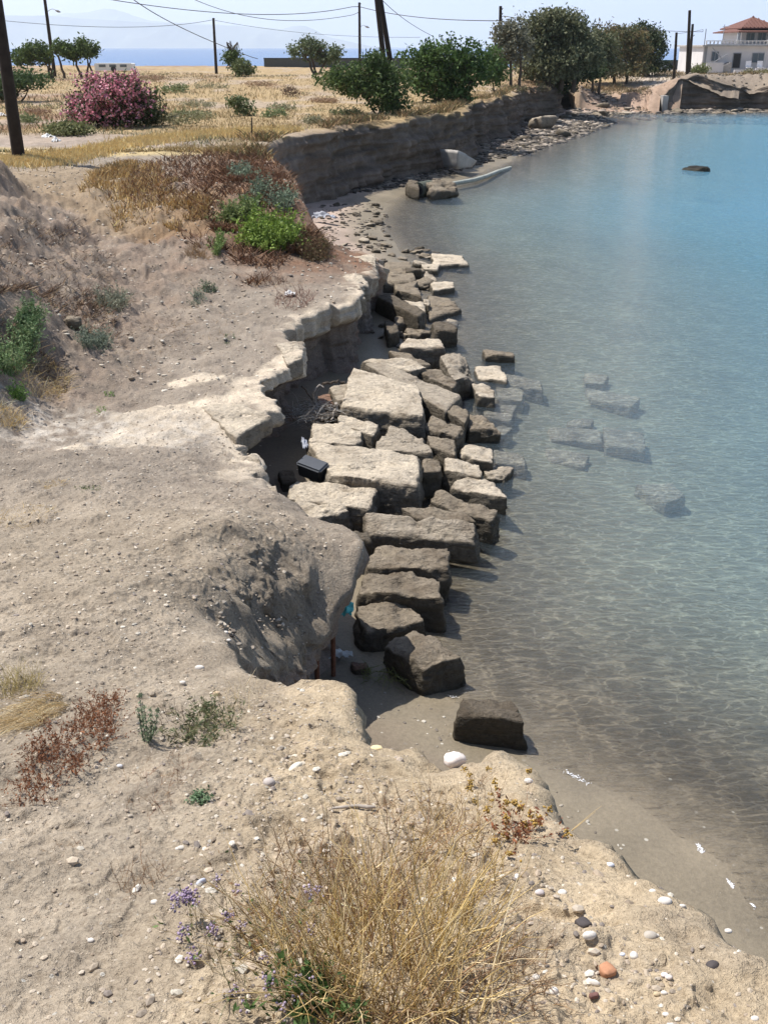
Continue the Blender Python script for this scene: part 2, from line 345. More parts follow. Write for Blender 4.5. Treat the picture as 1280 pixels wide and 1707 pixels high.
def make_rock():
    m, n, l, b = mat('limestone'); co = wpos(n)
    oi = n.new('ShaderNodeObjectInfo')
    f1 = noise_node(n, l, co, 2.6, 6, .6); f2 = noise_node(n, l, co, 16, 6, .68, .4); f3 = noise_node(n, l, co, 90, 3)
    v1 = ramp(n, l, f1, [(.32, (.62, .59, .56)), (.5, (1, 1, 1)), (.7, (1.16, 1.15, 1.12))])
    v2 = ramp(n, l, f2, [(.25, (.30, .28, .26)), (.45, (.92, .92, .92)), (.75, (1.28, 1.28, 1.28))])
    c = mixc(n, l, 'MULTIPLY', 1, oi.outputs['Color'], v1); c = mixc(n, l, 'MULTIPLY', .85, c, v2)
    mp = n.new('ShaderNodeMapping'); mp.inputs['Scale'].default_value = (2.2, 5, 16); mp.inputs['Rotation'].default_value = (.1, .08, .3); l.new(co, mp.inputs[0])
    st = noise_node(n, l, mp.outputs[0], 1.4, 5, .6, .6)
    # wet and weedy foot of the stone
    sp = N(n, 'ShaderNodeSeparateXYZ'); l.new(co, sp.inputs[0])
    zz = math_node(n, l, 'ADD', sp.outputs[2], math_node(n, l, 'MULTIPLY', math_node(n, l, 'SUBTRACT', f2, .5), .35))
    wet = N(n, 'ShaderNodeMapRange'); wet.inputs['From Min'].default_value = .02; wet.inputs['From Max'].default_value = .62
    wet.inputs['To Min'].default_value = 1; wet.inputs['To Max'].default_value = 0; l.new(zz, wet.inputs[0])
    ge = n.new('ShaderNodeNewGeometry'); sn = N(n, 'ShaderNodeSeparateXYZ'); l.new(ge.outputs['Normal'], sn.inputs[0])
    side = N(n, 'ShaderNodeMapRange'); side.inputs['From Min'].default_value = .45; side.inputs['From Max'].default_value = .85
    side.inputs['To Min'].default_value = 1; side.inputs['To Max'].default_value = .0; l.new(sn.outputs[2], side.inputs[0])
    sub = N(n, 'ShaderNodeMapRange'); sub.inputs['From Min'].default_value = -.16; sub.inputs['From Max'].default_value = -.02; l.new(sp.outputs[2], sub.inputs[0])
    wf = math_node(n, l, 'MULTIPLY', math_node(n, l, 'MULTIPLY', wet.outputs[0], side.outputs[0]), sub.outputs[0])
    stain = ramp(n, l, f1, [(.35, (.35, .35, .35)), (.65, (.8, .8, .8))])  # brown stain on steep sides, which also paints shade onto the fronts
    c = mixc(n, l, 'MIX', math_node(n, l, 'MULTIPLY', math_node(n, l, 'MULTIPLY', side.outputs[0], sub.outputs[0]), stain), c, mixc(n, l, 'MULTIPLY', .8, (.15, .12, .085), v2))  # stain and painted shade on the steep sides
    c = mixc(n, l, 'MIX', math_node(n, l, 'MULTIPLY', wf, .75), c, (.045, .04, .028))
    l.new(c, b.inputs['Base Color'])
    rg = N(n, 'ShaderNodeMapRange'); rg.inputs['To Min'].default_value = .92; rg.inputs['To Max'].default_value = .5; l.new(wf, rg.inputs[0]); l.new(rg.outputs[0], b.inputs['Roughness'])
    b.inputs['Specular IOR Level'].default_value = .25
    b1 = bump(n, l, f3, .5, .006); b2 = bump(n, l, f2, 1.0, .07, b1); b3 = bump(n, l, st, .8, .06, b2)
    l.new(b3, b.inputs['Normal']); return m
def make_sand():
    m, n, l, b = mat('wet_sand'); co = wpos(n)
    at_ = N(n, 'ShaderNodeVertexColor', layer_name='Col').outputs[0]
    f1 = noise_node(n, l, co, 1.2, 5); f2 = noise_node(n, l, co, 30, 5, .65); f3 = noise_node(n, l, co, 180, 2)
    c = mixc(n, l, 'MULTIPLY', 1, at_, ramp(n, l, f1, [(.3, (.84, .84, .84)), (.7, (1.14, 1.13, 1.12))]))
    c = mixc(n, l, 'MULTIPLY', .8, c, ramp(n, l, f2, [(.3, (.78, .77, .75)), (.7, (1.16, 1.16, 1.16))]))
    c = mixc(n, l, 'MULTIPLY', .6, c, ramp(n, l, f3, [(.3, (.7, .7, .7)), (.7, (1.25, 1.25, 1.25))]))
    vo = n.new('ShaderNodeTexVoronoi'); vo.inputs['Scale'].default_value = 11; l.new(co, vo.inputs['Vector'])
    sel = N(n, 'ShaderNodeSeparateColor'); l.new(vo.outputs['Color'], sel.inputs[0])
    pm = math_node(n, l, 'MULTIPLY', math_node(n, l, 'LESS_THAN', vo.outputs['Distance'], .16), math_node(n, l, 'GREATER_THAN', sel.outputs[0], .80))
    c = mixc(n, l, 'MIX', math_node(n, l, 'MULTIPLY', pm, .7), c, ramp(n, l, sel.outputs[1], [(0, (.10, .08, .06)), (.6, (.25, .22, .18)), (1, (.6, .57, .5))]))
    l.new(c, b.inputs['Base Color'])
    sp = N(n, 'ShaderNodeSeparateXYZ'); l.new(co, sp.inputs[0])
    rg = N(n, 'ShaderNodeMapRange'); rg.inputs['From Min'].default_value = .02; rg.inputs['From Max'].default_value = .12
    rg.inputs['To Min'].default_value = .45; rg.inputs['To Max'].default_value = .9; l.new(sp.outputs[2], rg.inputs[0]); l.new(rg.outputs[0], b.inputs['Roughness'])
    l.new(bump(n, l, f2, .5, .012, bump(n, l, f3, .4, .004)), b.inputs['Normal']); return m
def make_water():
    m, n, l, b = mat('sea_water'); n.remove(b); out = n['Material Output']; co = wpos(n)
    mp = n.new('ShaderNodeMapping'); mp.inputs['Scale'].default_value = (.8, 1.9, 1); mp.inputs['Rotation'].default_value = (0, 0, radians(-9)); l.new(co, mp.inputs[0])
    w1 = noise_node(n, l, mp.outputs[0], 7.5, 3, .5, .6); w2 = noise_node(n, l, mp.outputs[0], 22, 4, .6, .3); w3 = noise_node(n, l, mp.outputs[0], .5, 3, .5)
    h = math_node(n, l, 'ADD', math_node(n, l, 'MULTIPLY', w1, 1.0), math_node(n, l, 'MULTIPLY', w2, .30))
    h = math_node(n, l, 'ADD', h, math_node(n, l, 'MULTIPLY', w3, 1.0))
    nb = bump(n, l, h, 1.0, .042)
    dep = N(n, 'ShaderNodeAttribute', attribute_name='depth').outputs['Fac']
    gl = n.new('ShaderNodeBsdfGlossy'); gl.inputs['Roughness'].default_value = .045; gl.inputs['Color'].default_value = (1, 1, 1, 1); l.new(nb, gl.inputs['Normal'])
    fr = n.new('ShaderNodeFresnel'); fr.inputs['IOR'].default_value = 1.333; l.new(nb, fr.inputs['Normal'])
    # clear water: tinted transmission, with caustic lines painted into its colour
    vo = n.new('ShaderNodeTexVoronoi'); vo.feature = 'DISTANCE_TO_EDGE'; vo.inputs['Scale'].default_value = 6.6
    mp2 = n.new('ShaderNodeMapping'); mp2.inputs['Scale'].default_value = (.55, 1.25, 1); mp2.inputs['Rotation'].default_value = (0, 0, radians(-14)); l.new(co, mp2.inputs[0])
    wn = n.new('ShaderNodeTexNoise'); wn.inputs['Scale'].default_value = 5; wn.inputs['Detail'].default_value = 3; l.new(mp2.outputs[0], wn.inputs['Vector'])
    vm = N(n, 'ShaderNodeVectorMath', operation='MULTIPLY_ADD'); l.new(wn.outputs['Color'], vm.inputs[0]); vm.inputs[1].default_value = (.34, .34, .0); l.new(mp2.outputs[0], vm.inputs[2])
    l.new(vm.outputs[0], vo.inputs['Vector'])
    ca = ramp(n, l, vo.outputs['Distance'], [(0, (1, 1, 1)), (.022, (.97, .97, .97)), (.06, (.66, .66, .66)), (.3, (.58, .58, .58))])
    tr = n.new('ShaderNodeBsdfTransparent')
    tint = ramp(n, l, math_node(n, l, 'MULTIPLY', dep, .4), [(0, (1, 1, 1)), (.25, (.86, .97, .99)), (1, (.45, .82, .92))])
    fade = N(n, 'ShaderNodeMapRange'); fade.inputs['From Min'].default_value = .0; fade.inputs['From Max'].default_value = .06
    fade.inputs['To Min'].default_value = 0; fade.inputs['To Max'].default_value = 1; l.new(dep, fade.inputs[0])
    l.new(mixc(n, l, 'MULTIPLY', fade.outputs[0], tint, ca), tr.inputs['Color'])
    df = n.new('ShaderNodeBsdfDiffuse')
    l.new(ramp(n, l, math_node(n, l, 'MULTIPLY', dep, .3), [(0, (.33, .43, .51)), (.35, (.15, .36, .50)), (.95, (.08, .27, .48)), (1, (.05, .14, .34))]), df.inputs['Color'])  # pale blue of the shallows stands in for sky reflection
    op = math_node(n, l, 'SUBTRACT', 1, math_node(n, l, 'POWER', 2.718, math_node(n, l, 'MULTIPLY', math_node(n, l, 'POWER', dep, 1.2), -.43)))
    bo = n.new('ShaderNodeMixShader'); l.new(op, bo.inputs[0]); l.new(tr.outputs[0], bo.inputs[1]); l.new(df.outputs[0], bo.inputs[2])
    mx = n.new('ShaderNodeMixShader'); frc = math_node(n, l, 'MINIMUM', fr.outputs[0], .52); l.new(frc, mx.inputs[0]); l.new(bo.outputs[0], mx.inputs[1]); l.new(gl.outputs[0], mx.inputs[2])
    l.new(mx.outputs[0], out.inputs['Surface']); return m
def plain(name, col, rough=.8, var=.25, scale=8, bmp=.0, metal=0, vcol=False, spec=.3):
    m, n, l, b = mat(name); co = wpos(n)
    f = noise_node(n, l, co, scale, 5, .6)
    v = ramp(n, l, f, [(.3, (1-var,)*3), (.7, (1+var,)*3)])
    base = N(n, 'ShaderNodeVertexColor', layer_name='Col').outputs[0] if vcol else col
    c = mixc(n, l, 'MULTIPLY', 1, base, v)
    if vcol: c = mixc(n, l, 'MULTIPLY', 1, c, col)
    l.new(c, b.inputs['Base Color']); b.inputs['Roughness'].default_value = rough; b.inputs['Metallic'].default_value = metal; b.inputs['Specular IOR Level'].default_value = spec
    if bmp: l.new(bump(n, l, f, .8, bmp), b.inputs['Normal'])
    return m
def make_leaf(name, col, trans=.25):
    m, n, l, b = mat(name); out = n['Material Output']
    a = N(n, 'ShaderNodeVertexColor', layer_name='Col').outputs[0]; c = mixc(n, l, 'MULTIPLY', 1, a, col)
    l.new(c, b.inputs['Base Color']); b.inputs['Roughness'].default_value = .65; b.inputs['Specular IOR Level'].default_value = .25
    t = n.new('ShaderNodeBsdfTranslucent'); l.new(c, t.inputs['Color']); mx = n.new('ShaderNodeMixShader'); mx.inputs[0].default_value = trans
    l.new(b.outputs[0], mx.inputs[1]); l.new(t.outputs[0], mx.inputs[2]); l.new(mx.outputs[0], out.inputs['Surface']); return m
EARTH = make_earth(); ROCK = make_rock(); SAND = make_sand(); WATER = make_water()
LEAF = make_leaf('leaf', (1, 1, 1)); STEM = plain('stem', (1, 1, 1), .85, .2, 40, vcol=True); BARK = plain('bark', (.10, .075, .055), .9, .35, 12, .02)
WOOD = plain('pole_wood', (.035, .026, .02), .9, .3, 5); PEB = plain('pebble', (1, 1, 1), .75, .12, 60, vcol=True); CABLE = plain('cable', (.05, .045, .045), .6, .1)

# ------------------------------------------------------------------ ground colours (what the soil itself looks like, and one painted shade)
C = lambda *a: np.array(a)
def blob(x, y, cx, cy, rx, ry, n=None, soft=.45):
    r = np.sqrt(((x-cx)/rx)**2+((y-cy)/ry)**2)
    if n is not None: r = r+n
    return 1-sstep(1-soft, 1+soft, r)
CRUST_PATCH = [(300,700,95,.0),(345,680,60,0),(235,735,70,0),(420,660,45,0),(330,634,34,0),(295,680,26,0),(265,685,22,0),(300,640,22,0),(480,600,28,0),(120,765,30,0)]
crust_w = []
for px, py, r, _ in CRUST_PATCH:
    p = P(px, py, 1.12); q = P(px+r, py, 1.12); crust_w.append((p[0], p[1], abs(q[0]-p[0])))
def colour(x, y, z, d, cr):
    n1 = fbm(x*.9, y*.9, oct=4, seed=50); n2 = fbm(x*3.2, y*3.2, oct=4, seed=51); n3 = fbm(x*11, y*11, oct=3, seed=52)
    sh = x.shape
    base = np.zeros(sh+(3,)) + C(.283, .243, .203)
    fg = 1-sstep(5, 9, y); base = base*(1-fg[..., None])+C(.40, .335, .255)*fg[..., None]
    left = fg*(1-sstep(-1.0, -.3, x+.1*n1)); base = base*(1-left[..., None])+C(.365, .31, .245)*left[..., None]
    led = sstep(-.75, -.2, x+.15*n2)*(1-sstep(4.4, 5.2, y)); base = base*(1-led[..., None])+C(.46, .375, .265)*led[..., None]
    def mixin(c, k): 
        nonlocal base; base = base*(1-k[..., None])+c*k[..., None]
    # left bank litter
    lb = sstep(-2.3, -4.0, x+.4*n1-(y-14)*.05)*sstep(8.5, 12, y+n1)*(1-sstep(21, 25, y)); mixin(C(.24, .175, .135), lb*(.45+.4*n2).clip(0, 1))
    # dark hump: dead brown plants
    hp = blob(x, y, -1.9, 23.5, 3.0, 5.5, .35*n1, .35); mixin(C(.20, .115, .075), hp*(.75+.5*n2).clip(0, 1))
    gp = blob(x, y, -7.2, 24.0, 2.0, 2.6, .4*n1, .3)+blob(x, y, -4.7, 21.6, 1.8, 1.6, .4*n1, .3); mixin(C(.34, .25, .15), gp.clip(0, 1)*.5)
    # field of straw
    fl = sstep(29.5, 34, y+1.5*n1); s1 = C(.36, .27, .155); s2 = C(.30, .20, .135); s3 = C(.37, .305, .25)
    nf = fbm(x*.16, y*.10, oct=4, seed=60); nf2 = fbm(x*.5, y*.3, oct=3, seed=61)
    fc = s1*(1-sstep(-.1, .4, nf)[..., None])+s2*sstep(-.1, .4, nf)[..., None]
    bare = sstep(.15, .45, nf2)*.7; fc = fc*(1-bare[..., None])+s3*bare[..., None]
    base = base*(1-fl[..., None])+fc*fl[..., None]
    # pale bare ground round the pole and at the far car park
    pg = blob(x, y, -10.5, 31.5, 5, 3.0, .3*n1, .3); mixin(C(.36, .30, .26), pg*.8)
    st = blob(x, y, -8.5, 29.3, 9, 1.0, .4*n1, .4); mixin(C(.54, .43, .22), st*.8)
    cp = sstep(24, 27, x)*sstep(100, 108, y); mixin(C(.50, .44, .38), cp*.9)
    bs = sstep(15, 18, x)*(1-sstep(100, 112, y))*sstep(80, 86, y); mixin(C(.36, .26, .21), bs*.8)
    mixin(C(.24, .205, .165), sstep(24.5, 26.5, x)*sstep(88, 92, y)*(1-sstep(104, 108, y))*.85)
    # cemented pale crust along the edge and in patches
    rimw = .45-.5*sstep(12.3, 14, y)
    k = cr*(1-sstep(.02, .24, d-rimw*.35+.34*n2+.12*n3)); 
    for cx, cy, r in crust_w: k = np.maximum(k, blob(x, y, cx, cy, r, r*.95, .45*n2+.2*n3, .12))
    mixin(C(.60, .52, .42), (k*(.85+.3*n3)).clip(0, 1))
    # grey-white gravel spill by the crust
    gs = blob(x, y, -3.3, 10.4, 1.6, .7, .5*n2, .4); mixin(C(.50, .46, .41), gs*(.4+.8*n3).clip(0, .8))
    n4 = fbm((x*.55+y*.83)*.9, (x*.83-y*.55)*6, oct=4, seed=55); base = base*(1+.12*n1+.14*n2+.12*n3+.16*n4*(1-sstep(6, 9, y)))[..., None]; gr = (sstep(.05, .4, n2+.3*n3)*.35)[..., None]*fg[..., None]; base = base*(1-gr)+C(.27, .235, .195)*gr
    er = np.exp(-(((x+.8)/.5)**2+((y-6.4)/1.2)**2)); base = base*(1-.30*er)[..., None]  # shade of the eroded face darkened into the soil colour
    return base.clip(.02, .8)

# ------------------------------------------------------------------ polar ground grids centred on the viewpoint (finer where nearer)
def az_list(dense, n1):
    a = list(np.linspace(-24, 24, n1)); step = a[1]-a[0]; r = []; v = 24; s = step
    while v < 80: s *= 1.05; v += s; r.append(v)
    return np.radians(np.array([-q for q in r[::-1]]+a+r))
def r_list(r0, r1, k, mn, mxs):
    r = [r0]
    while r[-1] < r1:
        q = r[-1]; r.append(q+min(max(mn, q*q/3800.*k), max(mxs, q*.02) if q < 160 else 1e9))
    return np.array(r)
def polar(az, rr):
    A_, R_ = np.meshgrid(az, rr); return np.sin(A_)*R_, np.cos(A_)*R_
def gridfaces(nr, nc, keep=None):
    i = np.arange(nr-1)[:, None]*nc+np.arange(nc-1)[None]
    Fq = np.stack([i, i+1, i+nc+1, i+nc], -1).reshape(-1, 4)
    if keep is not None: Fq = Fq[keep[:-1, :-1].ravel() | keep[1:, 1:].ravel() | keep[:-1, 1:].ravel() | keep[1:, :-1].ravel()]
    return Fq
def compact(V, Fq, extras):
    used = np.zeros(len(V), bool); used[Fq.ravel()] = True; idx = np.cumsum(used)-1
    return V[used], idx[Fq], [e[used] for e in extras]

az = az_list(1, int(760*Q)); rr = r_list(.35, 230, 1.0/Q, .007/Q, .12)
X, Y_ = polar(az, rr)
Z, D, S = G(X, Y_)
_, crx = polydist(lip[:, :2], X.ravel(), Y_.ravel(), lip[:, 4:5]); CR = crx[:, 0].reshape(X.shape)
hard = S <= .6
rim = np.where(Y_ > 30, .5, .20)
Z2 = np.where(hard & (D < rim), Z-.012-(rim-D)*.5, Z)
keep = (D > np.where(hard, rim*.45, 0))
Fq = gridfaces(*X.shape, keep=keep)
dx_, dy_ = warp(X, Y_, Z2)
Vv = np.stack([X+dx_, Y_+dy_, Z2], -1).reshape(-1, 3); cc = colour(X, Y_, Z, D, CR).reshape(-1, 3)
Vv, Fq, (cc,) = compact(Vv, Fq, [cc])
g = np_mesh('ground', Vv, Fq, EARTH, cols=cc); tag(g, kind='structure', label='bare pinkish grey earth bank with a trodden path above the water')

# beach and sea bed
az2 = az_list(1, int(420*Q)); rr2 = np.concatenate([r_list(1.2, 170, 2.6/Q, .03/Q, .2), [260, 600, 2000, 9000, 30000]])
X, Y_ = polar(az2, rr2); Zb = B(X, Y_)
D2 = G(X, Y_)[1]
Zb = np.where(D2 > 3.2, np.minimum(Zb, 0)-1.5, Zb)       # stays under the bank
Zb = np.where(Y_ > 175, -5, Zb)
nn = fbm(X*.6, Y_*.6, oct=4, seed=70); n2 = fbm(X*2.5, Y_*2.5, oct=3, seed=71)
dry = sstep(.05, .16, Zb+.03*n2); deepn = sstep(-.05, -.5, Zb)
sc = np.zeros(X.shape+(3,))+C(.205, .172, .122); farb = sstep(18, 26, Y_)
sc = sc*(1-dry[..., None])+(C(.17, .137, .103)*(1-farb[..., None])+C(.40, .31, .26)*farb[..., None])*dry[..., None]
sc = sc*(1-deepn[..., None])+C(.36, .35, .265)*deepn[..., None]
sc = sc*(1+.16*nn+.12*n2)[..., None]
o = np_mesh('beach', np.stack([X, Y_, Zb], -1).reshape(-1, 3), gridfaces(*X.shape), SAND, cols=sc.reshape(-1, 3)); tag(o, kind='structure', label='brown sandy beach running on under the clear water')

# water
az3 = np.radians(np.linspace(-80, 80, 260)); rr3 = np.concatenate([r_list(1.0, 160, 9, .15, .6), np.geomspace(170, 40000, 60)])
X, Y_ = polar(az3, rr3); dpt = -B(X, Y_); dpt = np.where(Y_ > 175, 5, dpt)
o = np_mesh('sea', np.stack([X, Y_, X*0], -1).reshape(-1, 3), gridfaces(*X.shape), WATER, attr={'depth': dpt.clip(-.02, 8).ravel()}); tag(o, kind='structure', label='clear rippled sea water, grey near the stones and turquoise farther out')

# ------------------------------------------------------------------ the face of the bank, swept along its edge
def sweep_cliff():
    pts = lip; seg = np.hypot(*np.diff(pts[:, :2], axis=0).T)
    # Catmull-Rom resample
    S_ = []
    for i in range(len(pts)-1):
        p0 = pts[max(i-1, 0)]; p1 = pts[i]; p2 = pts[i+1]; p3 = pts[min(i+2, len(pts)-1)]
        if max(p1[5], p2[5]) > .6 or p1[1] < -.5 and p2[1] < -.5: 
            if S_ and S_[-1] is not None: S_.append(None)
            continue
        dist = max(2, .5*(p1[1]+p2[1])); ds = max(.022, .0026*dist/Q); n = max(2, int(seg[i]/ds))
        for t in np.linspace(0, 1, n, endpoint=False):
            cr = .5*((2*p1)+(-p0+p2)*t+(2*p0-5*p1+4*p2-p3)*t*t+(-p0+3*p1-3*p2+p3)*t**3)
            l_ = p1*(1-t)+p2*t; q = l_.copy(); q[:2] = .35*l_[:2]+.65*cr[:2]; S_.append(q)
    runs = []; cur = []
    for q in S_+[None]:
        if q is None:
            if len(cur) > 4: runs.append(np.array(cur))
            cur = []
        else: cur.append(q)
    V = []; Fs = []; CC = []; off = 0
    for R in runs:
        m = len(R); sm = R[:, :2].copy()
        for _ in range(14): sm[1:-1] = .25*sm[:-2]+.5*sm[1:-1]+.25*sm[2:]
        tg = np.gradient(sm, axis=0); tg /= np.linalg.norm(tg, axis=1, keepdims=True)+1e-9
        nin = np.stack([-tg[:, 1], tg[:, 0]], 1)            # inland (edge runs near -> far, land on the left)
        dist = np.maximum(R[:, 1], 2)
        wob = .045*fbm(R[:, 0]*5, R[:, 1]*5, oct=4, seed=80)*np.minimum(1, dist/10+.4)+.45*sstep(32, 42, dist)*fbm(R[:, 0]*.7, R[:, 1]*.7, oct=3, seed=180)
        arc = np.concatenate([[0], np.cumsum(np.hypot(*np.diff(R[:, :2], axis=0).T))]); ccell = np.floor(arc/.42+.35*np.sin(arc*1.7)); hsh = _hash(ccell, ccell*0+3, ccell*0, 5)
        wob = wob+R[:, 4]*((hsh-.5)*.20+.05*fbm(arc*6, arc*0, oct=3, seed=81)); hs2 = _hash(ccell, ccell*0+9, ccell*0, 6)
        c3 = np.floor(arc/.12+.4*np.sin(arc*5)); wob = wob+R[:, 4]*(_hash(c3, c3*0+1, c3*0, 8)-.5)*.075
        lipxy = R[:, :2]+nin*wob[:, None]
        inw = np.where(dist > 30, .9, .34)
        rows_t = 12; rows_f = 64
        bot = B(lipxy[:, 0], lipxy[:, 1])-.15
        grid = np.zeros((rows_t+rows_f, m, 3)); colr = np.zeros((rows_t+rows_f, m, 3))
        for j in range(rows_t):
            k = 1-j/(rows_t-1)
            xy = lipxy+nin*(inw*k)[:, None]
            t_ = T(xy[:, 0], xy[:, 1])+rough(xy[:, 0], xy[:, 1])
            z = t_+.012*(1-k)+R[:, 4]*(1-k)**.5*(hs2-.4)*.07-.02*(k > .98)-.03*max(0, 1-k*8)-sstep(34, 42, dist)*(1-k)**.6*.34*np.maximum(0, fbm(lipxy[:, 0]*.8, lipxy[:, 1]*.8, oct=3, seed=193)+.1)
            grid[j, :, :2] = xy; grid[j, :, 2] = z
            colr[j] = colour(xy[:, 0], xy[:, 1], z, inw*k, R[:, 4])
        top = grid[rows_t-1, :, 2]; hgt = top-bot
        for j in range(rows_f):
            f = (j+1)/rows_f; zz = top-hgt*f**1.0
            down = top-zz
            cru = R[:, 4]; rec = R[:, 3]
            thick = .15+.14*sstep(12.5, 14.5, dist)+.10*(hs2-.5)+.04*vnoise(R[:, 0]*3, R[:, 1]*3, seed=83)
            o_ = .014*np.sin(np.minimum(1, down/.12)*pi/2)
            ly = np.floor(down/.055+hs2*2); o_ = o_+cru*.045*(_hash(ly, ccell, ly*0, 9)-.5)*(down > .02)
            under = sstep(thick*.9, thick+.16, down)
            o_ = o_-rec*under*(1-.55*sstep(.6, 1.0, f+0*down))+ (1-cru)*.28*f*hgt/2*np.where(rec < .3, 1, 0)
            s3 = np.stack([lipxy[:, 0], lipxy[:, 1], zz], 1)
            big = np.minimum(1, hgt/1.0)
            amp = np.minimum(1, .25+down/.06)
            nz = cru*.05*np.abs(fbm(s3[:, 0]*8, s3[:, 1]*8, s3[:, 2]*5, 4, 184))+.13*big*fbm(s3[:, 0]*1.1, s3[:, 1]*1.1, s3[:, 2]*1.6, 3, 84)+.06*fbm(s3[:, 0]*4, s3[:, 1]*4, s3[:, 2]*5, 4, 85)+.02*np.abs(fbm(s3[:, 0]*16, s3[:, 1]*16, s3[:, 2]*18, 2, 86))
            far = sstep(28, 40, dist); nz = nz+far*(.24*fbm(s3[:, 0]*.25, s3[:, 1]*.25, s3[:, 2]*3.4, 3, 87)+.55*fbm(s3[:, 0]*.6, s3[:, 1]*.6, s3[:, 2]*.5, 4, 88)+.22*np.abs(fbm(s3[:, 0]*2, s3[:, 1]*2, s3[:, 2]*2, 3, 188))+.34*np.abs(fbm(s3[:, 0]*1.5, s3[:, 1]*1.5, s3[:, 2]*.35, 3, 190))-.12*sstep(.1, .3, fbm(s3[:, 0]*.2, s3[:, 1]*.2, s3[:, 2]*6, 2, 191)))
            xy = lipxy-nin*(o_+amp*nz)[:, None]
            grid[rows_t+j, :, :2] = xy; grid[rows_t+j, :, 2] = zz
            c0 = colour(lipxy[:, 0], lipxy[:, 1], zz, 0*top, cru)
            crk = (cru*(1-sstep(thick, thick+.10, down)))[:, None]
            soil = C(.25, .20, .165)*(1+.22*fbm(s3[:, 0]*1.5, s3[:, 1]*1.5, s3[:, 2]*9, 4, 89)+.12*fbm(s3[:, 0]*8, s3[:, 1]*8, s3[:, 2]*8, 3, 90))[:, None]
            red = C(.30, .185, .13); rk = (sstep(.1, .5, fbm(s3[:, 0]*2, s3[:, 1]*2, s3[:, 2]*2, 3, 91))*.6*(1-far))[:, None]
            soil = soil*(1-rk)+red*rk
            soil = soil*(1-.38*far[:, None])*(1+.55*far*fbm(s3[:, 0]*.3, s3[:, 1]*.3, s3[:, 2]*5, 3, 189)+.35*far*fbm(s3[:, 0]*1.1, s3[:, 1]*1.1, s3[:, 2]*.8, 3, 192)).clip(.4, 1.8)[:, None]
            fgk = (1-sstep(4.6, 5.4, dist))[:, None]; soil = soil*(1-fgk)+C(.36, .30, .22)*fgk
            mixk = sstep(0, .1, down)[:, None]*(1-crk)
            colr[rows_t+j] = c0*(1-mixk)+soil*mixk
        wx, wy = warp(grid[..., 0], grid[..., 1], grid[..., 2]); grid[..., 0] += wx; grid[..., 1] += wy
        V.append(grid.reshape(-1, 3)); CC.append(colr.reshape(-1, 3)); Fs.append(gridfaces(rows_t+rows_f, m)+off); off += grid.shape[0]*m
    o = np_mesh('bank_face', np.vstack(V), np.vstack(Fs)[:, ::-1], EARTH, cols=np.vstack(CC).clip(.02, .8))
    tag(o, kind='structure', label='eroded earth face of the bank with pale crust at its lip')
sweep_cliff()

# ------------------------------------------------------------------ ancient blocks
def cube_surface(nx, ny, nz):
    """unit cube surface grid, returns uvw in [-1,1] and quads (welded by rounding)"""
    V = []; Fs = []; off = 0
    def face(n1, n2, fn):
        nonlocal off
        a = np.linspace(-1, 1, n1+1); b_ = np.linspace(-1, 1, n2+1); A_, B_ = np.meshgrid(a, b_, indexing='ij')
        V.append(fn(A_.ravel(), B_.ravel())); i = np.arange(n1)[:, None]*(n2+1)+np.arange(n2)[None]
        Fs.append(np.stack([i, i+n2+1, i+n2+2, i+1], -1).reshape(-1, 4)+off); off += (n1+1)*(n2+1)
    o = lambda a: np.ones_like(a)
    face(nx, ny, lambda a, b: np.stack([a, b, o(a)], 1)); face(ny, nx, lambda a, b: np.stack([b, a, -o(a)], 1))
    face(nx, nz, lambda a, b: np.stack([a, -o(a), b], 1)[:, :]); face(nz, nx, lambda a, b: np.stack([b, o(a), a], 1))
    face(ny, nz, lambda a, b: np.stack([o(a), a, b], 1)); face(nz, ny, lambda a, b: np.stack([-o(a), b, a], 1))
    V = np.vstack(V); Fs = np.vstack(Fs)
    key = np.round(V*1e5).astype(np.int64); _, first, inv = np.unique(key, axis=0, return_index=True, return_inverse=True)
    return V[first], inv.ravel()[Fs]
TONES = {0: (.58, .50, .395), 1: (.27, .225, .17), 2: (.15, .125, .095), 3: (.42, .36, .285), 4: (.25, .155, .11)}
seedc = [100]
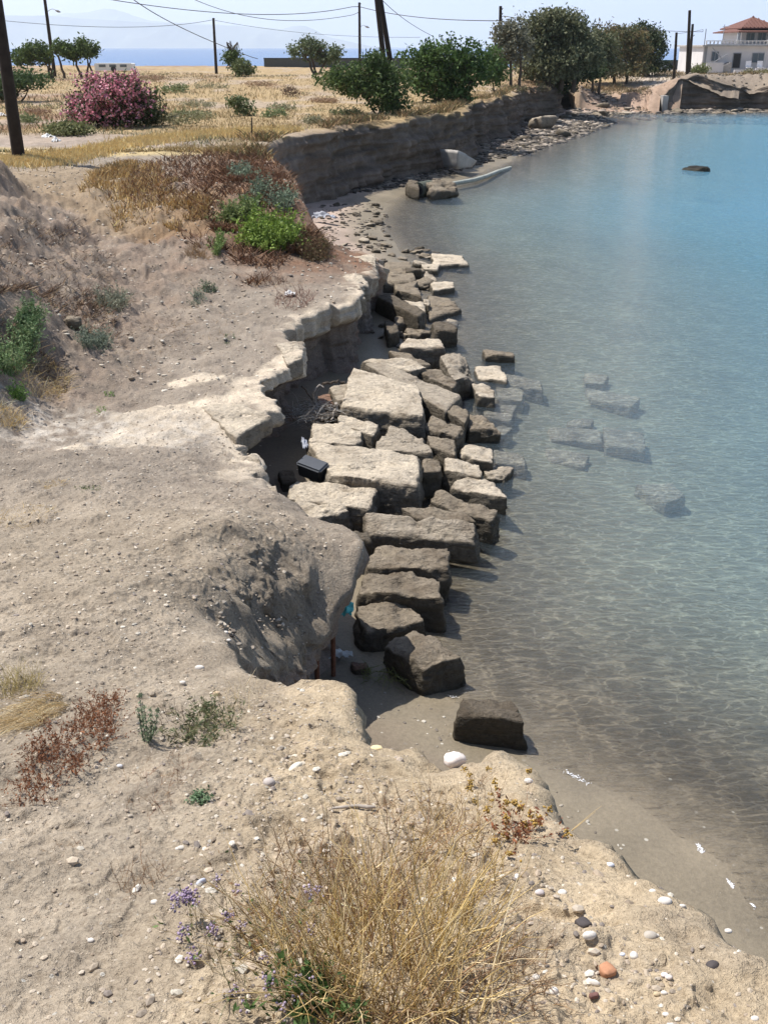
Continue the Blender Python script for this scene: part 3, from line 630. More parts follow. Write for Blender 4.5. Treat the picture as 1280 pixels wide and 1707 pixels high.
def stone(name, top, zb, tone, label, cat='stone block', group=None, k=9, amp=1.0, cell=.026, flare=.06, mat_=None):
    """top = four (x,y,z) corners: far-left, far-right, near-right, near-left; body goes down to zb"""
    top = np.array(top, float); cen = top.mean(0); top = cen+(top-cen)*1.045; seedc[0] += 3; sd = seedc[0]
    ext = np.linalg.norm(top[1]-top[0]), np.linalg.norm(top[3]-top[0]); h = cen[2]-zb; cell = max(cell, .0022*cen[1])
    nx, ny, nz = [int(np.clip(e/cell, 5, 60)) for e in (ext[0], ext[1], h)]
    Vc, Fc = cube_surface(nx, ny, nz)
    kk = (np.abs(Vc)**k).sum(1)**(1/k); q = Vc/kk[:, None]; q = .55*Vc*.97+.45*q
    u = (q[:, 0]+1)/2; v = (q[:, 1]+1)/2
    bot = cen+(top-cen)*(1+flare); 
    def bil(c): return (c[3]*((1-u)*(1-v))[:, None]+c[2]*(u*(1-v))[:, None]+c[0]*((1-u)*v)[:, None]+c[1]*(u*v)[:, None])
    T_, B_ = bil(top), bil(bot); B_[:, 2] = zb
    t = ((q[:, 2]+1)/2)[:, None]; p = B_*(1-t)+T_*t
    size = min(ext[0], ext[1], max(h, .2)); a = amp*min(.055, .13*size)
    dirn = p-np.array([cen[0], cen[1], (cen[2]+zb)/2]); dirn /= np.linalg.norm(dirn, axis=1, keepdims=True)+1e-9
    f0 = 1.3/max(size, .25)
    # broken corners
    cor = np.clip((np.abs(q).sum(1)-2.15)/.85, 0, 1); chip = cor*np.clip(.3+fbm(p[:, 0]*2.5, p[:, 1]*2.5, p[:, 2]*2.5, 2, sd+1), 0, 1)
    d = a*1.15*fbm(p[:, 0]*f0, p[:, 1]*f0, p[:, 2]*f0, 3, sd)-chip*size*.16*amp
    d = d+a*.55*fbm(p[:, 0]*5, p[:, 1]*5, p[:, 2]*11, 4, sd+2)-a*.5*np.abs(fbm(p[:, 0]*3, p[:, 1]*7, p[:, 2]*20, 3, sd+4))-a*.35*np.abs(fbm(p[:, 0]*16, p[:, 1]*16, p[:, 2]*16, 2, sd+5))
    d = d-.013*amp*sstep(.1, .5, fbm(p[:, 0]*9, p[:, 1]*9, p[:, 2]*9, 3, sd+6))-.012*np.abs(fbm(p[:, 0]*24, p[:, 1]*24, p[:, 2]*24, 2, sd+7))
    dirn = dirn*np.array([1, 1, 1.25]); p = p+dirn*d[:, None]
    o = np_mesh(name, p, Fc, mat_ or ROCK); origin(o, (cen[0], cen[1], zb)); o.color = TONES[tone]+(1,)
    tag(o, label, cat, group); return o
def block(px4, z, zb, tone, label, **kw):
    zz = list(z) if isinstance(z, (list, tuple)) else [z]*4
    if kw.get('name') != 'crust_slab': zz = [q if q < .2 else .2+(q-.2)*.64 for q in zz]; zb = zb*.6 if zb > 0 else zb
    top = [P(px4[i][0], px4[i][1], zz[i]) for i in range(4)]
    stone(kw.pop('name', 'stone_block'), top, zb, tone, label, **kw)
GB = 'tumbled ancient blocks lying in the shallows'
BL = [
 ([(512,734),(700,751),(697,808),(546,788)], .75, .12, 0, 'largest pale flat slab in the middle, just right of the black box', {}),
 ([(588,609),(697,640),(708,692),(566,674)], .74, .1, 0, 'big pale rugged slab behind the largest slab, widest in the upper heap', {}),
 ([(548,642),(584,634),(590,664),(560,668)], .62, .2, 3, 'small pale lump at the left shoulder of the rugged upper slab', {'k':5}),
 ([(604,602),(636,602),(768,656),(742,684)], [.66,.66,.42,.42], .0, 3, 'long diagonal slab with a grey right half, behind the rugged upper slab', {}),
 ([(603,598),(674,593),(714,609),(686,618)], .60, .1, 0, 'pale flat stone on top of the far end of the long diagonal slab', {}),
 ([(646,583),(682,584),(720,607),(682,608)], .50, .0, 1, 'grey brown slab squeezed below the pale overhanging boulder near the cave wall', {}),
 ([(676,560),(736,562),(743,577),(664,578)], .62, .1, 0, 'pale topped boulder with a dark overhanging front, at the far end of the upper heap', {'k':5}),
 ([(687,614),(734,615),(764,634),(756,646)], .46, .0, 1, 'narrow grey stone leaning between diagonal slab and craggy boulder', {'k':6}),
 ([(731,588),(766,582),(795,622),(756,634)], [.62,.6,.36,.45], -.1, 3, 'craggy whitish grey boulder rising at the water side of the upper heap', {'k':4,'amp':1.6}),
 ([(804,580),(855,583),(858,592),(806,590)], .14, -.25, 1, 'low dark edged stone standing alone in the water right of the heap', {}),
 ([(790,609),(836,607),(846,634),(795,628)], .07, -.3, 0, 'pale stone awash right of the craggy boulder', {'k':6}),
 ([(838,621),(900,632),(905,650),(845,640)], -.05, -.3, 0, 'sunken slab reaching right from the pale awash stone', {}),
 ([(784,636),(820,637),(828,660),(795,658)], .19, -.25, 0, 'small knobbly pale stone at the waterline below the craggy boulder', {'k':5,'amp':1.4}),
 ([(826,640),(876,648),(870,668),(828,662)], -.05, -.3, 0, 'sunken stone just right of the small knobbly pale stone', {}),
 ([(806,670),(861,674),(852,701),(806,694)], -.05, -.3, 0, 'sunken square stone between the knobbly stone and the fan shaped one', {}),
 ([(720,690),(775,707),(763,726),(702,709)], .50, .0, 1, 'dark tilted block right of the rugged upper slab, flat grey top', {}),
 ([(743,683),(761,671),(786,684),(776,703)], .40, -.1, 1, 'small dark stone touching the end of the long diagonal slab', {'k':5}),
 ([(775,685),(816,690),(834,712),(780,712)], .24, -.2, 1, 'rough grey fan shaped stone dipping into the water', {'amp':1.5,'k':6}),
 ([(828,705),(856,711),(841,724),(818,722)], -.04, -.3, 0, 'sunken tip beyond the fan shaped stone', {}),
 ([(711,722),(758,726),(762,757),(714,740)], .50, -.05, 1, 'dark rounded block below the dark tilted block', {'k':5}),
 ([(650,705),(706,722),(722,752),(622,748)], .58, .05, 3, 'grey streaked block behind the right half of the largest slab', {}),
 ([(776,740),(822,746),(824,770),(762,760)], .22, -.2, 0, 'pale block at the waterline with a sunken shelf to its right', {}),
 ([(822,748),(876,758),(878,776),(824,771)], -.04, -.3, 0, 'sunken shelf continuing the pale waterline block', {}),
 ([(745,761),(800,771),(806,793),(738,778)], .36, -.1, 0, 'pale slanting block over a black gap, right of the largest slab', {}),
 ([(803,771),(856,780),(840,797),(808,795)], .08, -.3, 3, 'low tan stone at the water end of the pale slanting block', {'k':6}),
 ([(768,792),(824,797),(849,829),(745,808)], .26, -.15, 0, 'broad pale stone with a yellowish wet tip, right of the largest slab', {'k':6}),
 ([(735,814),(834,846),(822,868),(708,829)], [.5,.42,.36,.46], -.1, 1, 'layered split grey slab running down to the water behind the long beam', {'amp':1.5}),
 ([(703,763),(733,765),(736,783),(704,786)], .46, .0, 1, 'small grey block against the right end of the largest slab', {}),
 ([(566,685),(630,702),(624,724),(562,704)], .66, .15, 0, 'pale rounded stone in front of the rugged upper slab', {'k':6}),
 ([(522,704),(612,705),(597,740),(514,734)], .66, .2, 0, 'pale slab with an orange stain, just behind the largest slab', {}),
 ([(528,655),(552,655),(557,674),(532,679)], .5, .2, 4, 'reddish brown stone wedged by the driftwood in the hollow', {'k':5}),
 ([(490,797),(632,809),(620,846),(476,829)], .60, .1, 0, 'pale slab in front of the largest slab, touching the black box', {}),
 ([(482,822),(570,832),(584,848),(512,868)], .56, .0, 0, 'rounded pale boulder in front of the slab below the black box', {'k':5}),
 ([(603,849),(796,868),(794,904),(612,890)], [.60,.60,.36,.36], .08, 3, 'long beam like block tilted toward the viewer, below the pale heap', {'k':10}),
 ([(668,845),(770,849),(797,866),(692,861)], .52, .0, 1, 'flat grey block tucked behind the long tilted beam', {}),
 ([(528,872),(577,877),(579,893),(536,887)], .56, .1, 0, 'small pale stone sticking out above the dark overhang', {'k':6}),
 ([(580,880),(616,884),(620,898),(580,896)], .50, .0, 2, 'small black pebbly stone beside the overhang lip', {'k':5}),
 ([(627,907),(745,910),(753,946),(608,944)], .50, -.15, 1, 'upper one of the two brown squared blocks lying side by side', {}),
 ([(606,948),(730,953),(740,993),(592,984)], .48, -.2, 1, 'lower one of the two brown squared blocks lying side by side', {}),
 ([(590,1004),(688,998),(712,1032),(604,1054)], [.34,.32,.28,.30], -.05, 1, 'brown rugged block beside the turquoise cloth', {'k':5,'amp':1.3}),
 ([(638,1073),(692,1041),(777,1086),(704,1114)], .38, -.1, 1, 'dark brown cornerwise block on the wet sand', {'k':7}),
 ([(766,1157),(855,1162),(881,1199),(759,1191)], .35, -.12, 2, 'solitary dark block standing in the shallows nearest the viewer', {'k':8}),
 ([(974,620),(1016,625),(1006,640),(974,638)], -.29, -.50, 0, 'small sunken stone, farthest of the drowned group', {'flare':.03,'amp':1.1,}),
 ([(974,645),(1070,661),(1052,678),(985,666)], -.29, -.50, 0, 'long sunken slab slanting right in the drowned group', {'flare':.03,'amp':1.1,}),
 ([(914,711),(1000,714),(1002,736),(917,732)], -.29, -.50, 0, 'sunken slab left in the middle row of the drowned group', {'flare':.03,'amp':1.1,}),
 ([(1005,711),(1072,720),(1076,748),(1008,742)], -.29, -.50, 0, 'sunken squarish slab at right in the middle row of the drowned group', {'flare':.03,'amp':1.1,}),
 ([(908,743),(982,758),(976,776),(911,767)], -.29, -.50, 0, 'sunken slab lowest and leftmost in the drowned group', {'flare':.03,'amp':1.1,}),
 ([(1058,806),(1117,802),(1144,824),(1110,840)], -.29, -.50, 0, 'isolated sunken stone nearest the viewer in the open shallows', {'flare':.03,'amp':1.1,'k':6}),
 ([(945,698),(992,696),(986,709),(945,708)], -.29, -.50, 0, 'faint small sunken stone behind the middle row', {'flare':.03,'amp':1.1,}),
 # the farther, flatter shelf stones
 ([(640,436),(684,434),(694,466),(638,470)], .36, .0, 1, 'broad cracked brown rock shelf under the far crust', {'amp':1.8,'k':6}),
 ([(640,468),(672,462),(698,464),(690,480)], .30, .0, 1, 'brown broken rock in front of the cracked shelf', {'amp':1.6,'k':5}),
 ([(718,421),(770,424),(782,438),(722,441)], .10, -.2, 0, 'wide pale rock farthest out in the shallows', {'amp':1.4}),
 ([(702,438),(733,439),(730,449),(704,447)], .12, -.2, 0, 'flat pale stone touching the black edged block', {}),
 ([(674,444),(704,445),(704,450),(676,451)], .42, -.1, 2, 'black sided squared block by the brown shelf', {}),
 ([(706,454),(722,456),(730,467),(706,467)], .14, -.2, 3, 'small tan stone between two flat pale ones', {}),
 ([(715,468),(757,468),(758,478),(722,483)], .12, -.2, 0, 'long flat pale stone with a black lower edge', {}),
 ([(656,472),(698,478),(704,491),(659,483)], .46, .0, 1, 'grey block with a long black front, above the dark ridge block', {}),
 ([(626,492),(648,487),(708,517),(698,527)], [.55,.55,.42,.42], -.05, 2, 'long dark block with a ridge like top, at the end of the earth wall', {}),
 ([(712,490),(748,494),(770,514),(714,527)], .12, -.2, 1, 'wide brown weedy shelf running into the water', {'amp':1.8,'k':6}),
 ([(703,496),(718,499),(716,508),(705,504)], .25, -.1, 0, 'tiny pale angular stone on the weedy shelf', {'k':5}),
 ([(672,498),(706,502),(711,517),(690,513)], .28, -.1, 0, 'pale flat stone hidden behind the long dark ridge block', {}),
 ([(656,531),(668,522),(678,535),(660,540)], .22, -.1, 1, 'small wedge shaped stone in the puddle', {'k':4}),
 ([(640,532),(656,535),(667,551),(645,556)], .34, -.1, 2, 'dark stone at the foot of the far end of the earth wall', {'k':5}),
 ([(718,532),(758,533),(763,546),(722,549)], .42, -.2, 2, 'dark rounded block alone in the water beyond the heap', {'k':5}),
 ([(676,545),(706,548),(700,558),(678,556)], .12, -.2, 1, 'low wet stone between the puddle and the overhanging boulder', {}),
 ([(462,782),(490,778),(498,800),(470,806)], .26, .0, 2, 'shaded dark stone in the dark hollow left of the black box', {'k':5}),
]
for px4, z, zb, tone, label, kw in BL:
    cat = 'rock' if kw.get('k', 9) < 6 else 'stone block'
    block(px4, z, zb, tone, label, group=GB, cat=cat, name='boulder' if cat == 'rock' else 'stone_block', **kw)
# slabs of the crust breaking off along the lip
GC = 'slabs of pale crust along the edge of the bank'
for px4, z, zb, label, kw in [
 ([(330,672),(392,668),(455,690),(392,728)], 1.17, .93, 'widest crust slab, jutting over the cave mouth', {}),
 ([(462,574),(496,566),(505,596),(478,606)], 1.2, .95, 'squarish bright crust slab standing clear of the earth wall', {}),
 ([(560,476),(600,474),(612,492),(582,504)], 1.24, .95, 'crust slab at the far corner of the long pale rim', {}),
 ([(570,458),(604,456),(616,474),(588,478)], 1.2, .9, 'crust slab stepping down beyond the rim corner', {}),
 ([(586,424),(626,420),(630,446),(584,450)], 1.08, .6, 'last crust slab before the sandy cove', {}),
 ([(398,756),(428,752),(440,776),(408,796)], 1.12, .62, 'rounded crust lump hanging on the near side of the cave', {'k':5}),
 ([(415,800),(450,802),(468,822),(440,826)], 1.08, .8, 'thin pale crust flake above the mound, nearest crust to the viewer', {'k':6})]:
    block(px4, z, zb, 0, label, group=GC, name='crust_slab', cat='rock slab', amp=1.3, **kw)

# ------------------------------------------------------------------ rocks strewn on the beach
def ico(sub=2):
    import bmesh
    bm = bmesh.new(); bmesh.ops.create_icosphere(bm, subdivisions=sub, radius=1)
    V = np.array([v.co[:] for v in bm.verts]); Fa = np.array([[v.index for v in f.verts] for f in bm.faces]); bm.free(); return V, Fa
ICO = {k: ico(k) for k in (1, 2, 3, 4)}
def rock_mesh(name, sub, seed, sx, sy, sz, mat_, rough_=.42):
    V, Fa = ICO[sub]; f = 1.1
    d = 1+rough_*fbm(V[:, 0]*f+seed*3.1, V[:, 1]*f, V[:, 2]*f+seed, 3, seed)+rough_*.4*fbm(V[:, 0]*4+seed, V[:, 1]*4, V[:, 2]*4, 3, seed+1)
    p = np.sign(V)*np.abs(V)**.62*d[:, None]; p = p*np.array([sx, sy, sz])
    o = np_mesh(name, p, Fa, mat_); return o
protos = [rock_mesh('rock', 3, 300+i, 1, .8, .6, ROCK) for i in range(6)]
used = set()
def put_rock(x, y, r, tone, label, group, zoff=.2, name='rock'):
    i = random.randrange(6); o = protos[i]
    if i in used: o = o.copy(); COL.objects.link(o)
    br = random.uniform(.75, 1.2)
    used.add(i); o.name = name
    z = float((H(x, y) if group is None else B(np.array([x]), np.array([y])))[0]); s = r*random.uniform(.8, 1.2); o.scale = (s*random.uniform(.8, 1.3), s, s*random.uniform(.6, 1.1)); o.rotation_euler = (random.uniform(-.3, .3), random.uniform(-.3, .3), random.uniform(0, 6.28))
    o.location = (x, y, z+s*zoff); o.color = tuple(c*br for c in TONES[tone])+(1,)
    return tag(o, label, 'rock', group)
def strew(n, poly, r0, r1, tones, label, group):
    k = 0; poly = np.array([P(a, b, .15)[:2] for a, b in poly]); lo, hi = poly.min(0), poly.max(0)
    while k < n:
        x, y = RNG.uniform(lo[0], hi[0]), RNG.uniform(lo[1], hi[1])
        if not inside(poly, np.array([x]), np.array([y]))[0]: continue
        zg, dg, sg = G(np.array([x]), np.array([y]))
        if dg[0] > -.05 and sg[0] < 1 : continue
        put_rock(x, y, r0*(r1/r0)**(RNG.random()**1.8), random.choice(tones), label, group); k += 1
strew(34, [(530,345),(640,330),(655,400),(610,425),(560,415),(540,380)], .05, .22, [1,2,2,3], 'dark stone among others on the pinkish sand of the small cove', 'stones on the small cove')
strew(48, [(520,330),(700,305),(850,255),(930,205),(900,190),(800,232),(660,285),(520,320)], .07, .32, [2,2,1], 'dark rock in the shaded scree at the foot of the tall earth cliff', 'rocks at the foot of the cliff')
strew(46, [(880,215),(960,190),(1030,200),(990,215),(900,240),(860,250)], .08, .38, [1,3,1,2], 'broken rock on the rubbly spit beyond the cliff', 'rocks of the far spit')
strew(44, [(945,185),(990,150),(1060,160),(1100,188),(1000,192)], .12, .5, [3,1,1], 'flat brown rock at the foot of the gentle far beach', 'rocks of the far beach')
strew(40, [(1108,180),(1275,174),(1340,184),(1275,188),(1120,190)], .12, .6, [1,1,2,3], 'weathered rock in the low shelf under the right hand bank', 'rocks under the right bank')
strew(40, [(600,400),(660,400),(760,412),(790,440),(720,450),(636,436)], .08, .22, [1,1,2,3], 'dark stone scattered where the shelf stones meet the sandy cove', 'stones between shelf and cove')
strew(28, [(636,424),(700,430),(730,470),(770,520),(750,560),(650,560),(640,480)], .09, .24, [1,2,1,3], 'broken brown rock between the farther shelf stones', 'broken rock between the shelf stones')
strew(36, [(610,540),(680,520),(790,640),(800,760),(760,860),(640,880),(500,820),(540,640)], .04, .13, [0,3,1,1], 'small loose stone lodged in the gaps between the tumbled blocks', 'loose stones between the blocks')
o = put_rock(*P(905,214,.2)[:2], .75, 3, 'largest rounded boulder on the rubbly spit', None, .5, 'boulder')
o = put_rock(*P(560,436,.9)[:2], .13, 3, 'grey rounded stone sitting where the dark hump meets the path end', None, .4)
o = put_rock(*P(118,521,1.75)[:2], .14, 1, 'single grey stone on the littered left slope', None, .4)
o = put_rock(*P(1160,284,0)[:2], .42, 2, 'lone black rock poking out of the open bay', None, .2)
o.scale = (.62, .42, .34); o.location.z = .0; o.color = (.03, .028, .025, 1)

# ------------------------------------------------------------------ plants
def tubes(paths, rad, cols):
    """paths M,K,3; rad M,K; cols M,3 -> V,F,C (three sided)"""
    M_, K_, _ = paths.shape; tg = np.gradient(paths, axis=1); tg /= np.linalg.norm(tg, axis=2, keepdims=True)+1e-9
    ref = np.array([.31, .17, .93]); a = np.cross(tg, ref); a /= np.linalg.norm(a, axis=2, keepdims=True)+1e-9; b_ = np.cross(tg, a)
    V = []
    for k in range(3):
        an = 2*pi*k/3; V.append(paths+rad[..., None]*(cos(an)*a+sin(an)*b_))
    V = np.stack(V, 2).reshape(-1, 3)
    m = np.arange(M_)[:, None, None]*K_*3; i = np.arange(K_-1)[None, :, None]*3; k = np.arange(3)[None, None]
    k2 = (k+1) % 3; Fq = np.stack([m+i+k, m+i+k2, m+i+3+k2, m+i+3+k], -1).reshape(-1, 4)
    return V, Fq, np.repeat(cols, K_*3, axis=0)
def grow(base, n, L, spread, droop, r, rng, K=7, up=1.0, lean=(0, 0), jit=.12):
    """n curved stems from points base (n,3)"""
    an = rng.uniform(0, 2*pi, n); s = np.abs(rng.normal(0, spread, n))
    d = np.stack([np.cos(an)*s+lean[0], np.sin(an)*s+lean[1], np.full(n, up)], 1); d /= np.linalg.norm(d, axis=1, keepdims=True)
    Ls = L*rng.uniform(.45, 1.1, n); t = np.linspace(0, 1, K)
    dr = droop*rng.uniform(.2, 1.3, n)
    p = base[:, None, :]+d[:, None, :]*(t[None, :, None]*Ls[:, None, None])
    hor = d.copy(); hor[:, 2] = 0; hor /= np.linalg.norm(hor, axis=1, keepdims=True)+1e-9
    p = p+hor[:, None]*(t**2)[None, :, None]*(Ls*dr)[:, None, None]*.5
    p[..., 2] -= (t**2)[None]*(Ls*dr)[:, None]*.6
    w = rng.normal(0, jit, (n, K, 3)).cumsum(1)*(Ls/K)[:, None, None]; w -= w[:, :1]; p = p+w
    rad = (r*(1-.75*t))[None]*rng.uniform(.7, 1.3, n)[:, None]
    return p, rad
def branch(p, rad, per, Lf, rng, K=5, ang=.7):
    M_, K0, _ = p.shape; n = M_*per; mi = np.repeat(np.arange(M_), per); ki = rng.integers(K0//3, K0-1, n)
    b0 = p[mi, ki]; d = p[mi, ki+1]-p[mi, ki-1]; d /= np.linalg.norm(d, axis=1, keepdims=True)+1e-9
    d = d+rng.normal(0, ang, (n, 3)); d /= np.linalg.norm(d, axis=1, keepdims=True)
    Ls = np.linalg.norm(p[mi, -1]-p[mi, 0], axis=1)*Lf*rng.uniform(.4, 1.2, n); t = np.linspace(0, 1, K)
    q = b0[:, None]+d[:, None]*(t[None, :, None]*Ls[:, None, None]); w = rng.normal(0, .12, (n, K, 3)).cumsum(1)*(Ls/K)[:, None, None]; w -= w[:, :1]; q = q+w
    q[..., 2] += (t**2)[None]*Ls[:, None]*.15
    rr_ = rad[mi, ki][:, None]*(.75*(1-.7*t))[None]
    return q, rr_
def pal(rng, n, cs, var=.18):
    cs = np.array(cs); c = cs[rng.integers(0, len(cs), n)]; return (c*(1+rng.normal(0, var, (n, 1)))).clip(.01, .9)
def quads(cen, size, rng, flat=0.0, asp=1.0):
    """random leaf quads"""
    n = len(cen); a = rng.normal(0, 1, (n, 3)); a /= np.linalg.norm(a, axis=1, keepdims=True); b_ = np.cross(a, rng.normal(0, 1, (n, 3))); b_ /= np.linalg.norm(b_, axis=1, keepdims=True)+1e-9
    s = (size*rng.uniform(.6, 1.3, n))[:, None]
    V = np.stack([cen-a*s, cen-b_*s*.42*asp, cen+a*s, cen+b_*s*.42*asp], 1).reshape(-1, 3); return V, np.arange(n*4).reshape(-1, 4)
def discs(px, py, rpx, rpy, n, rng):
    """n ground points within an ellipse seen in the photo"""
    c = on(px, py); e = on(px+rpx, py); f_ = on(px, py-rpy); rx = abs(e[0]-c[0]); ry = abs(f_[1]-c[1])
    a = rng.uniform(0, 2*pi, n); r = np.sqrt(rng.random(n)); x = c[0]+rx*r*np.cos(a); y = c[1]+ry*r*np.sin(a)
    return np.stack([x, y, G(x, y)[0]-.01], 1), c
sd_ = [500]
def tuft(name, px, py, rpx, rpy, n, L, cs, label, cat, r=.0016, spread=.5, droop=.3, br=0, brL=.4, leaves=0, lsize=.01, lcs=None, group=None, lean=(0, 0), K=7, lasp=1., flowers=None, jit=.12, part='stems', kind=None):
    sd_[0] += 1; rng = np.random.default_rng(sd_[0]); base, c = discs(px, py, rpx, rpy, n, rng)
    p, rad = grow(base, n, L, spread, droop, r, rng, K=K, lean=lean, jit=jit); V, Fq, Cc = tubes(p, rad, pal(rng, n, cs)); VS = [V]; FS = [Fq]; CS = [Cc]; off = len(V)
    tips = p[:, -1]; allp = p.reshape(-1, 3)
    if br:
        q, r2 = branch(p, rad, br, brL, rng); V, Fq, Cc = tubes(q, r2, pal(rng, len(q), cs)); VS.append(V); FS.append(Fq+off); CS.append(Cc); off += len(V)
        tips = np.vstack([tips, q[:, -1]]); allp = np.vstack([allp, q.reshape(-1, 3)])
    c = (c[0], c[1], c[2]); parts = leaves or flowers
    if parts:
        root = empty(name, c, label, cat, group)
        o = np_mesh(part, np.vstack(VS), np.vstack(FS), STEM, cols=np.vstack(CS)); origin(o, c); o.parent = root; o.location = (0, 0, 0)
    else:
        o = np_mesh(name, np.vstack(VS), np.vstack(FS), STEM, cols=np.vstack(CS)); origin(o, c); tag(o, label, cat, group, kind); root = o
    if leaves:
        cen = allp[rng.integers(0, len(allp), leaves)]+rng.normal(0, lsize*.6, (leaves, 3)); V, Fq = quads(cen, lsize, rng, asp=lasp)
        o = np_mesh('leaves', V, Fq, LEAF, smooth=False, cols=np.repeat(pal(rng, leaves, lcs or cs), 4, axis=0)); origin(o, c); o.parent = root; o.location = (0, 0, 0)
    if flowers:
        nf, per, size, fcs, spreadf, nm = flowers; tip = tips[rng.permutation(len(tips))[:nf]]
        Vi, Fi = ICO[1]
        for tp in tip:
            cen = tp+rng.normal(0, spreadf, (per, 3)); V = (cen[:, None]+Vi[None]*size*rng.uniform(.6, 1.3, (per, 1, 1))).reshape(-1, 3); Fq = (Fi[None]+np.arange(per)[:, None, None]*len(Vi)).reshape(-1, 3)
            o = np_mesh(nm, V, Fq, STEM, cols=np.repeat(pal(rng, per, fcs), len(Vi), axis=0)); origin(o, tp); o.parent = root; o.location = tuple(np.array(tp)-np.array(c))
    return root
GOLD = [(.58, .42, .17), (.50, .35, .13), (.66, .50, .24), (.40, .27, .12)]; BROWN = [(.30, .18, .10), (.22, .13, .075), (.38, .25, .14)]
RUST = [(.26, .10, .05), (.33, .13, .06), (.18, .08, .05)]; STRAW = [(.72, .57, .34), (.60, .45, .24), (.78, .66, .45)]
GREEN = [(.10, .15, .05), (.14, .20, .07), (.08, .12, .045)]; SILV = [(.20, .24, .18), (.26, .30, .23), (.15, .18, .13)]
# the big clump at the viewer's feet: several plants grown into each other
GG_ = 'golden grass tufts at the bottom of the picture'
for px, py, rx, ry, n_, L, sp, ln, lab in [
 (690,1610,57,44,95,.42,.30,(.10,.05),'tallest golden grass tuft, right of centre at the bottom'), (600,1560,62,46,95,.36,.34,(-.05,.1),'golden grass tuft in the centre of the bottom growth'),
 (540,1640,75,44,100,.34,.40,(-.15,0),'golden grass tuft left of centre at the bottom'), (760,1560,50,44,55,.30,.40,(.2,.1),'thin golden grass tuft at the right side of the bottom growth'),
 (640,1700,137,39,165,.38,.40,(0,0),'golden grass tuft cut off by the lower edge of the picture'), (470,1560,55,44,45,.24,.55,(-.3,0),'sparse golden grass tuft over the purple flowers'),
 (660,1490,87,46,55,.20,.5,(0,.1),'short thin golden grass behind the tall tufts'), (770,1670,75,52,45,.28,.6,(.3,0),'loose golden stalks leaning right at the bottom')]:
    tuft('dry_grass_tuft', px, py, rx, ry, n_, L, GOLD+STRAW[:1]+BROWN[:1], lab, 'grass tuft', r=.0019, spread=sp*1.15, droop=.35, br=1, brL=.30, lean=ln, jit=.16, group=GG_)
tuft('dry_weed', 560, 1500, 130, 80, 160, .20, BROWN+GOLD[3:], 'wiry brown weed behind the big golden grass clump', 'weed', r=.0016, spread=.6, droop=.2, br=4, brL=.42, jit=.2)
tuft('dry_weed', 700, 1380, 90, 50, 60, .16, BROWN+GOLD[3:], 'sparse twiggy weed on the rim below the yellowish stone', 'weed', r=.0014, spread=.8, droop=.2, br=4, brL=.45, jit=.22)
tuft('dry_weed', 755, 1460, 80, 90, 120, .20, BROWN+GOLD, 'twiggy tan weed below the big white stone', 'weed', r=.0016, spread=.6, droop=.2, br=4, brL=.42, jit=.2)
tuft('dry_weed', 850, 1640, 60, 60, 60, .17, BROWN, 'thin dark twiggy weed right of the big golden clump', 'weed', r=.0014, spread=.9, droop=.3, br=4, brL=.45, jit=.22)
tuft('sea_lavender', 440, 1590, 80, 90, 60, .24, [(.22, .16, .08), (.30, .22, .10), (.14, .16, .07)], 'purple flowered sea lavender left of the golden grass', 'flowering plant', r=.0012, spread=.9, droop=.35, br=3, brL=.35,
     leaves=200, lsize=.008, lcs=GREEN+BROWN, flowers=(12, 14, .0032, [(.30, .24, .31), (.36, .30, .37), (.24, .18, .20)], .008, 'flower_head'))
tuft('sea_lavender', 330, 1560, 14, 12, 9, .13, [(.22, .16, .08)], 'small sprig of purple flowers at the end of the ledge shadow line', 'flowering plant', r=.0011, spread=1.0, droop=.3, br=2, brL=.3, lean=(-.6, 0),
     leaves=30, lsize=.01, lcs=GREEN, flowers=(9, 26, .0034, [(.27, .20, .30), (.33, .26, .37)], .008, 'flower_head'))
tuft('sea_lavender', 520, 1668, 50, 30, 30, .16, [(.14, .16, .07), (.22, .18, .08)], 'green leaved purple flowering plant half under the dry grass', 'flowering plant', r=.0012, spread=.8, droop=.35, br=2, brL=.3,
     leaves=700, lsize=.012, lcs=[(.06, .11, .03), (.10, .16, .05)], flowers=(7, 14, .0034, [(.30, .24, .31), (.36, .30, .37)], .008, 'flower_head'))
tuft('seed_head_plant', 855, 1400, 22, 20, 26, .17, RUST+BROWN, 'rust red plant with round yellow seed heads at the ledge rim', 'dried plant', r=.0013, spread=.9, droop=.1, br=3, brL=.4, lean=(.25, .1),
     leaves=420, lsize=.008, lcs=RUST, flowers=(20, 20, .0036, [(.40, .26, .07), (.30, .19, .05)], .0055, 'seed_head'))
tuft('seed_head_plant', 800, 1340, 40, 30, 24, .13, BROWN, 'straggly brown weed with seed heads just right of the big white stone', 'dried plant', r=.0010, spread=.8, droop=.1, br=4, brL=.4,
     flowers=(12, 18, .003, [(.38, .25, .07), (.3, .2, .06)], .0045, 'seed_head'))
for k, (px, py, lx, ly, L) in enumerate([(740, 1700, -.15, .0, .62), (620, 1700, .05, .1, .5), (950, 1385, .9, .1, .14), (800, 1690, .25, .3, .5)]):
    lab = ['tall single straw rising from the bottom edge through the big clump', 'single long straw left in the front of the big clump', 'lone straw sticking out over the water edge', 'bent straw leaning right from the front of the big clump'][k]
    tuft('grass_stalk', px, py, 2, 2, 2, L, STRAW, lab, 'grass stalk', r=.0020, spread=.05, droop=.1, lean=(lx, ly), jit=.03)
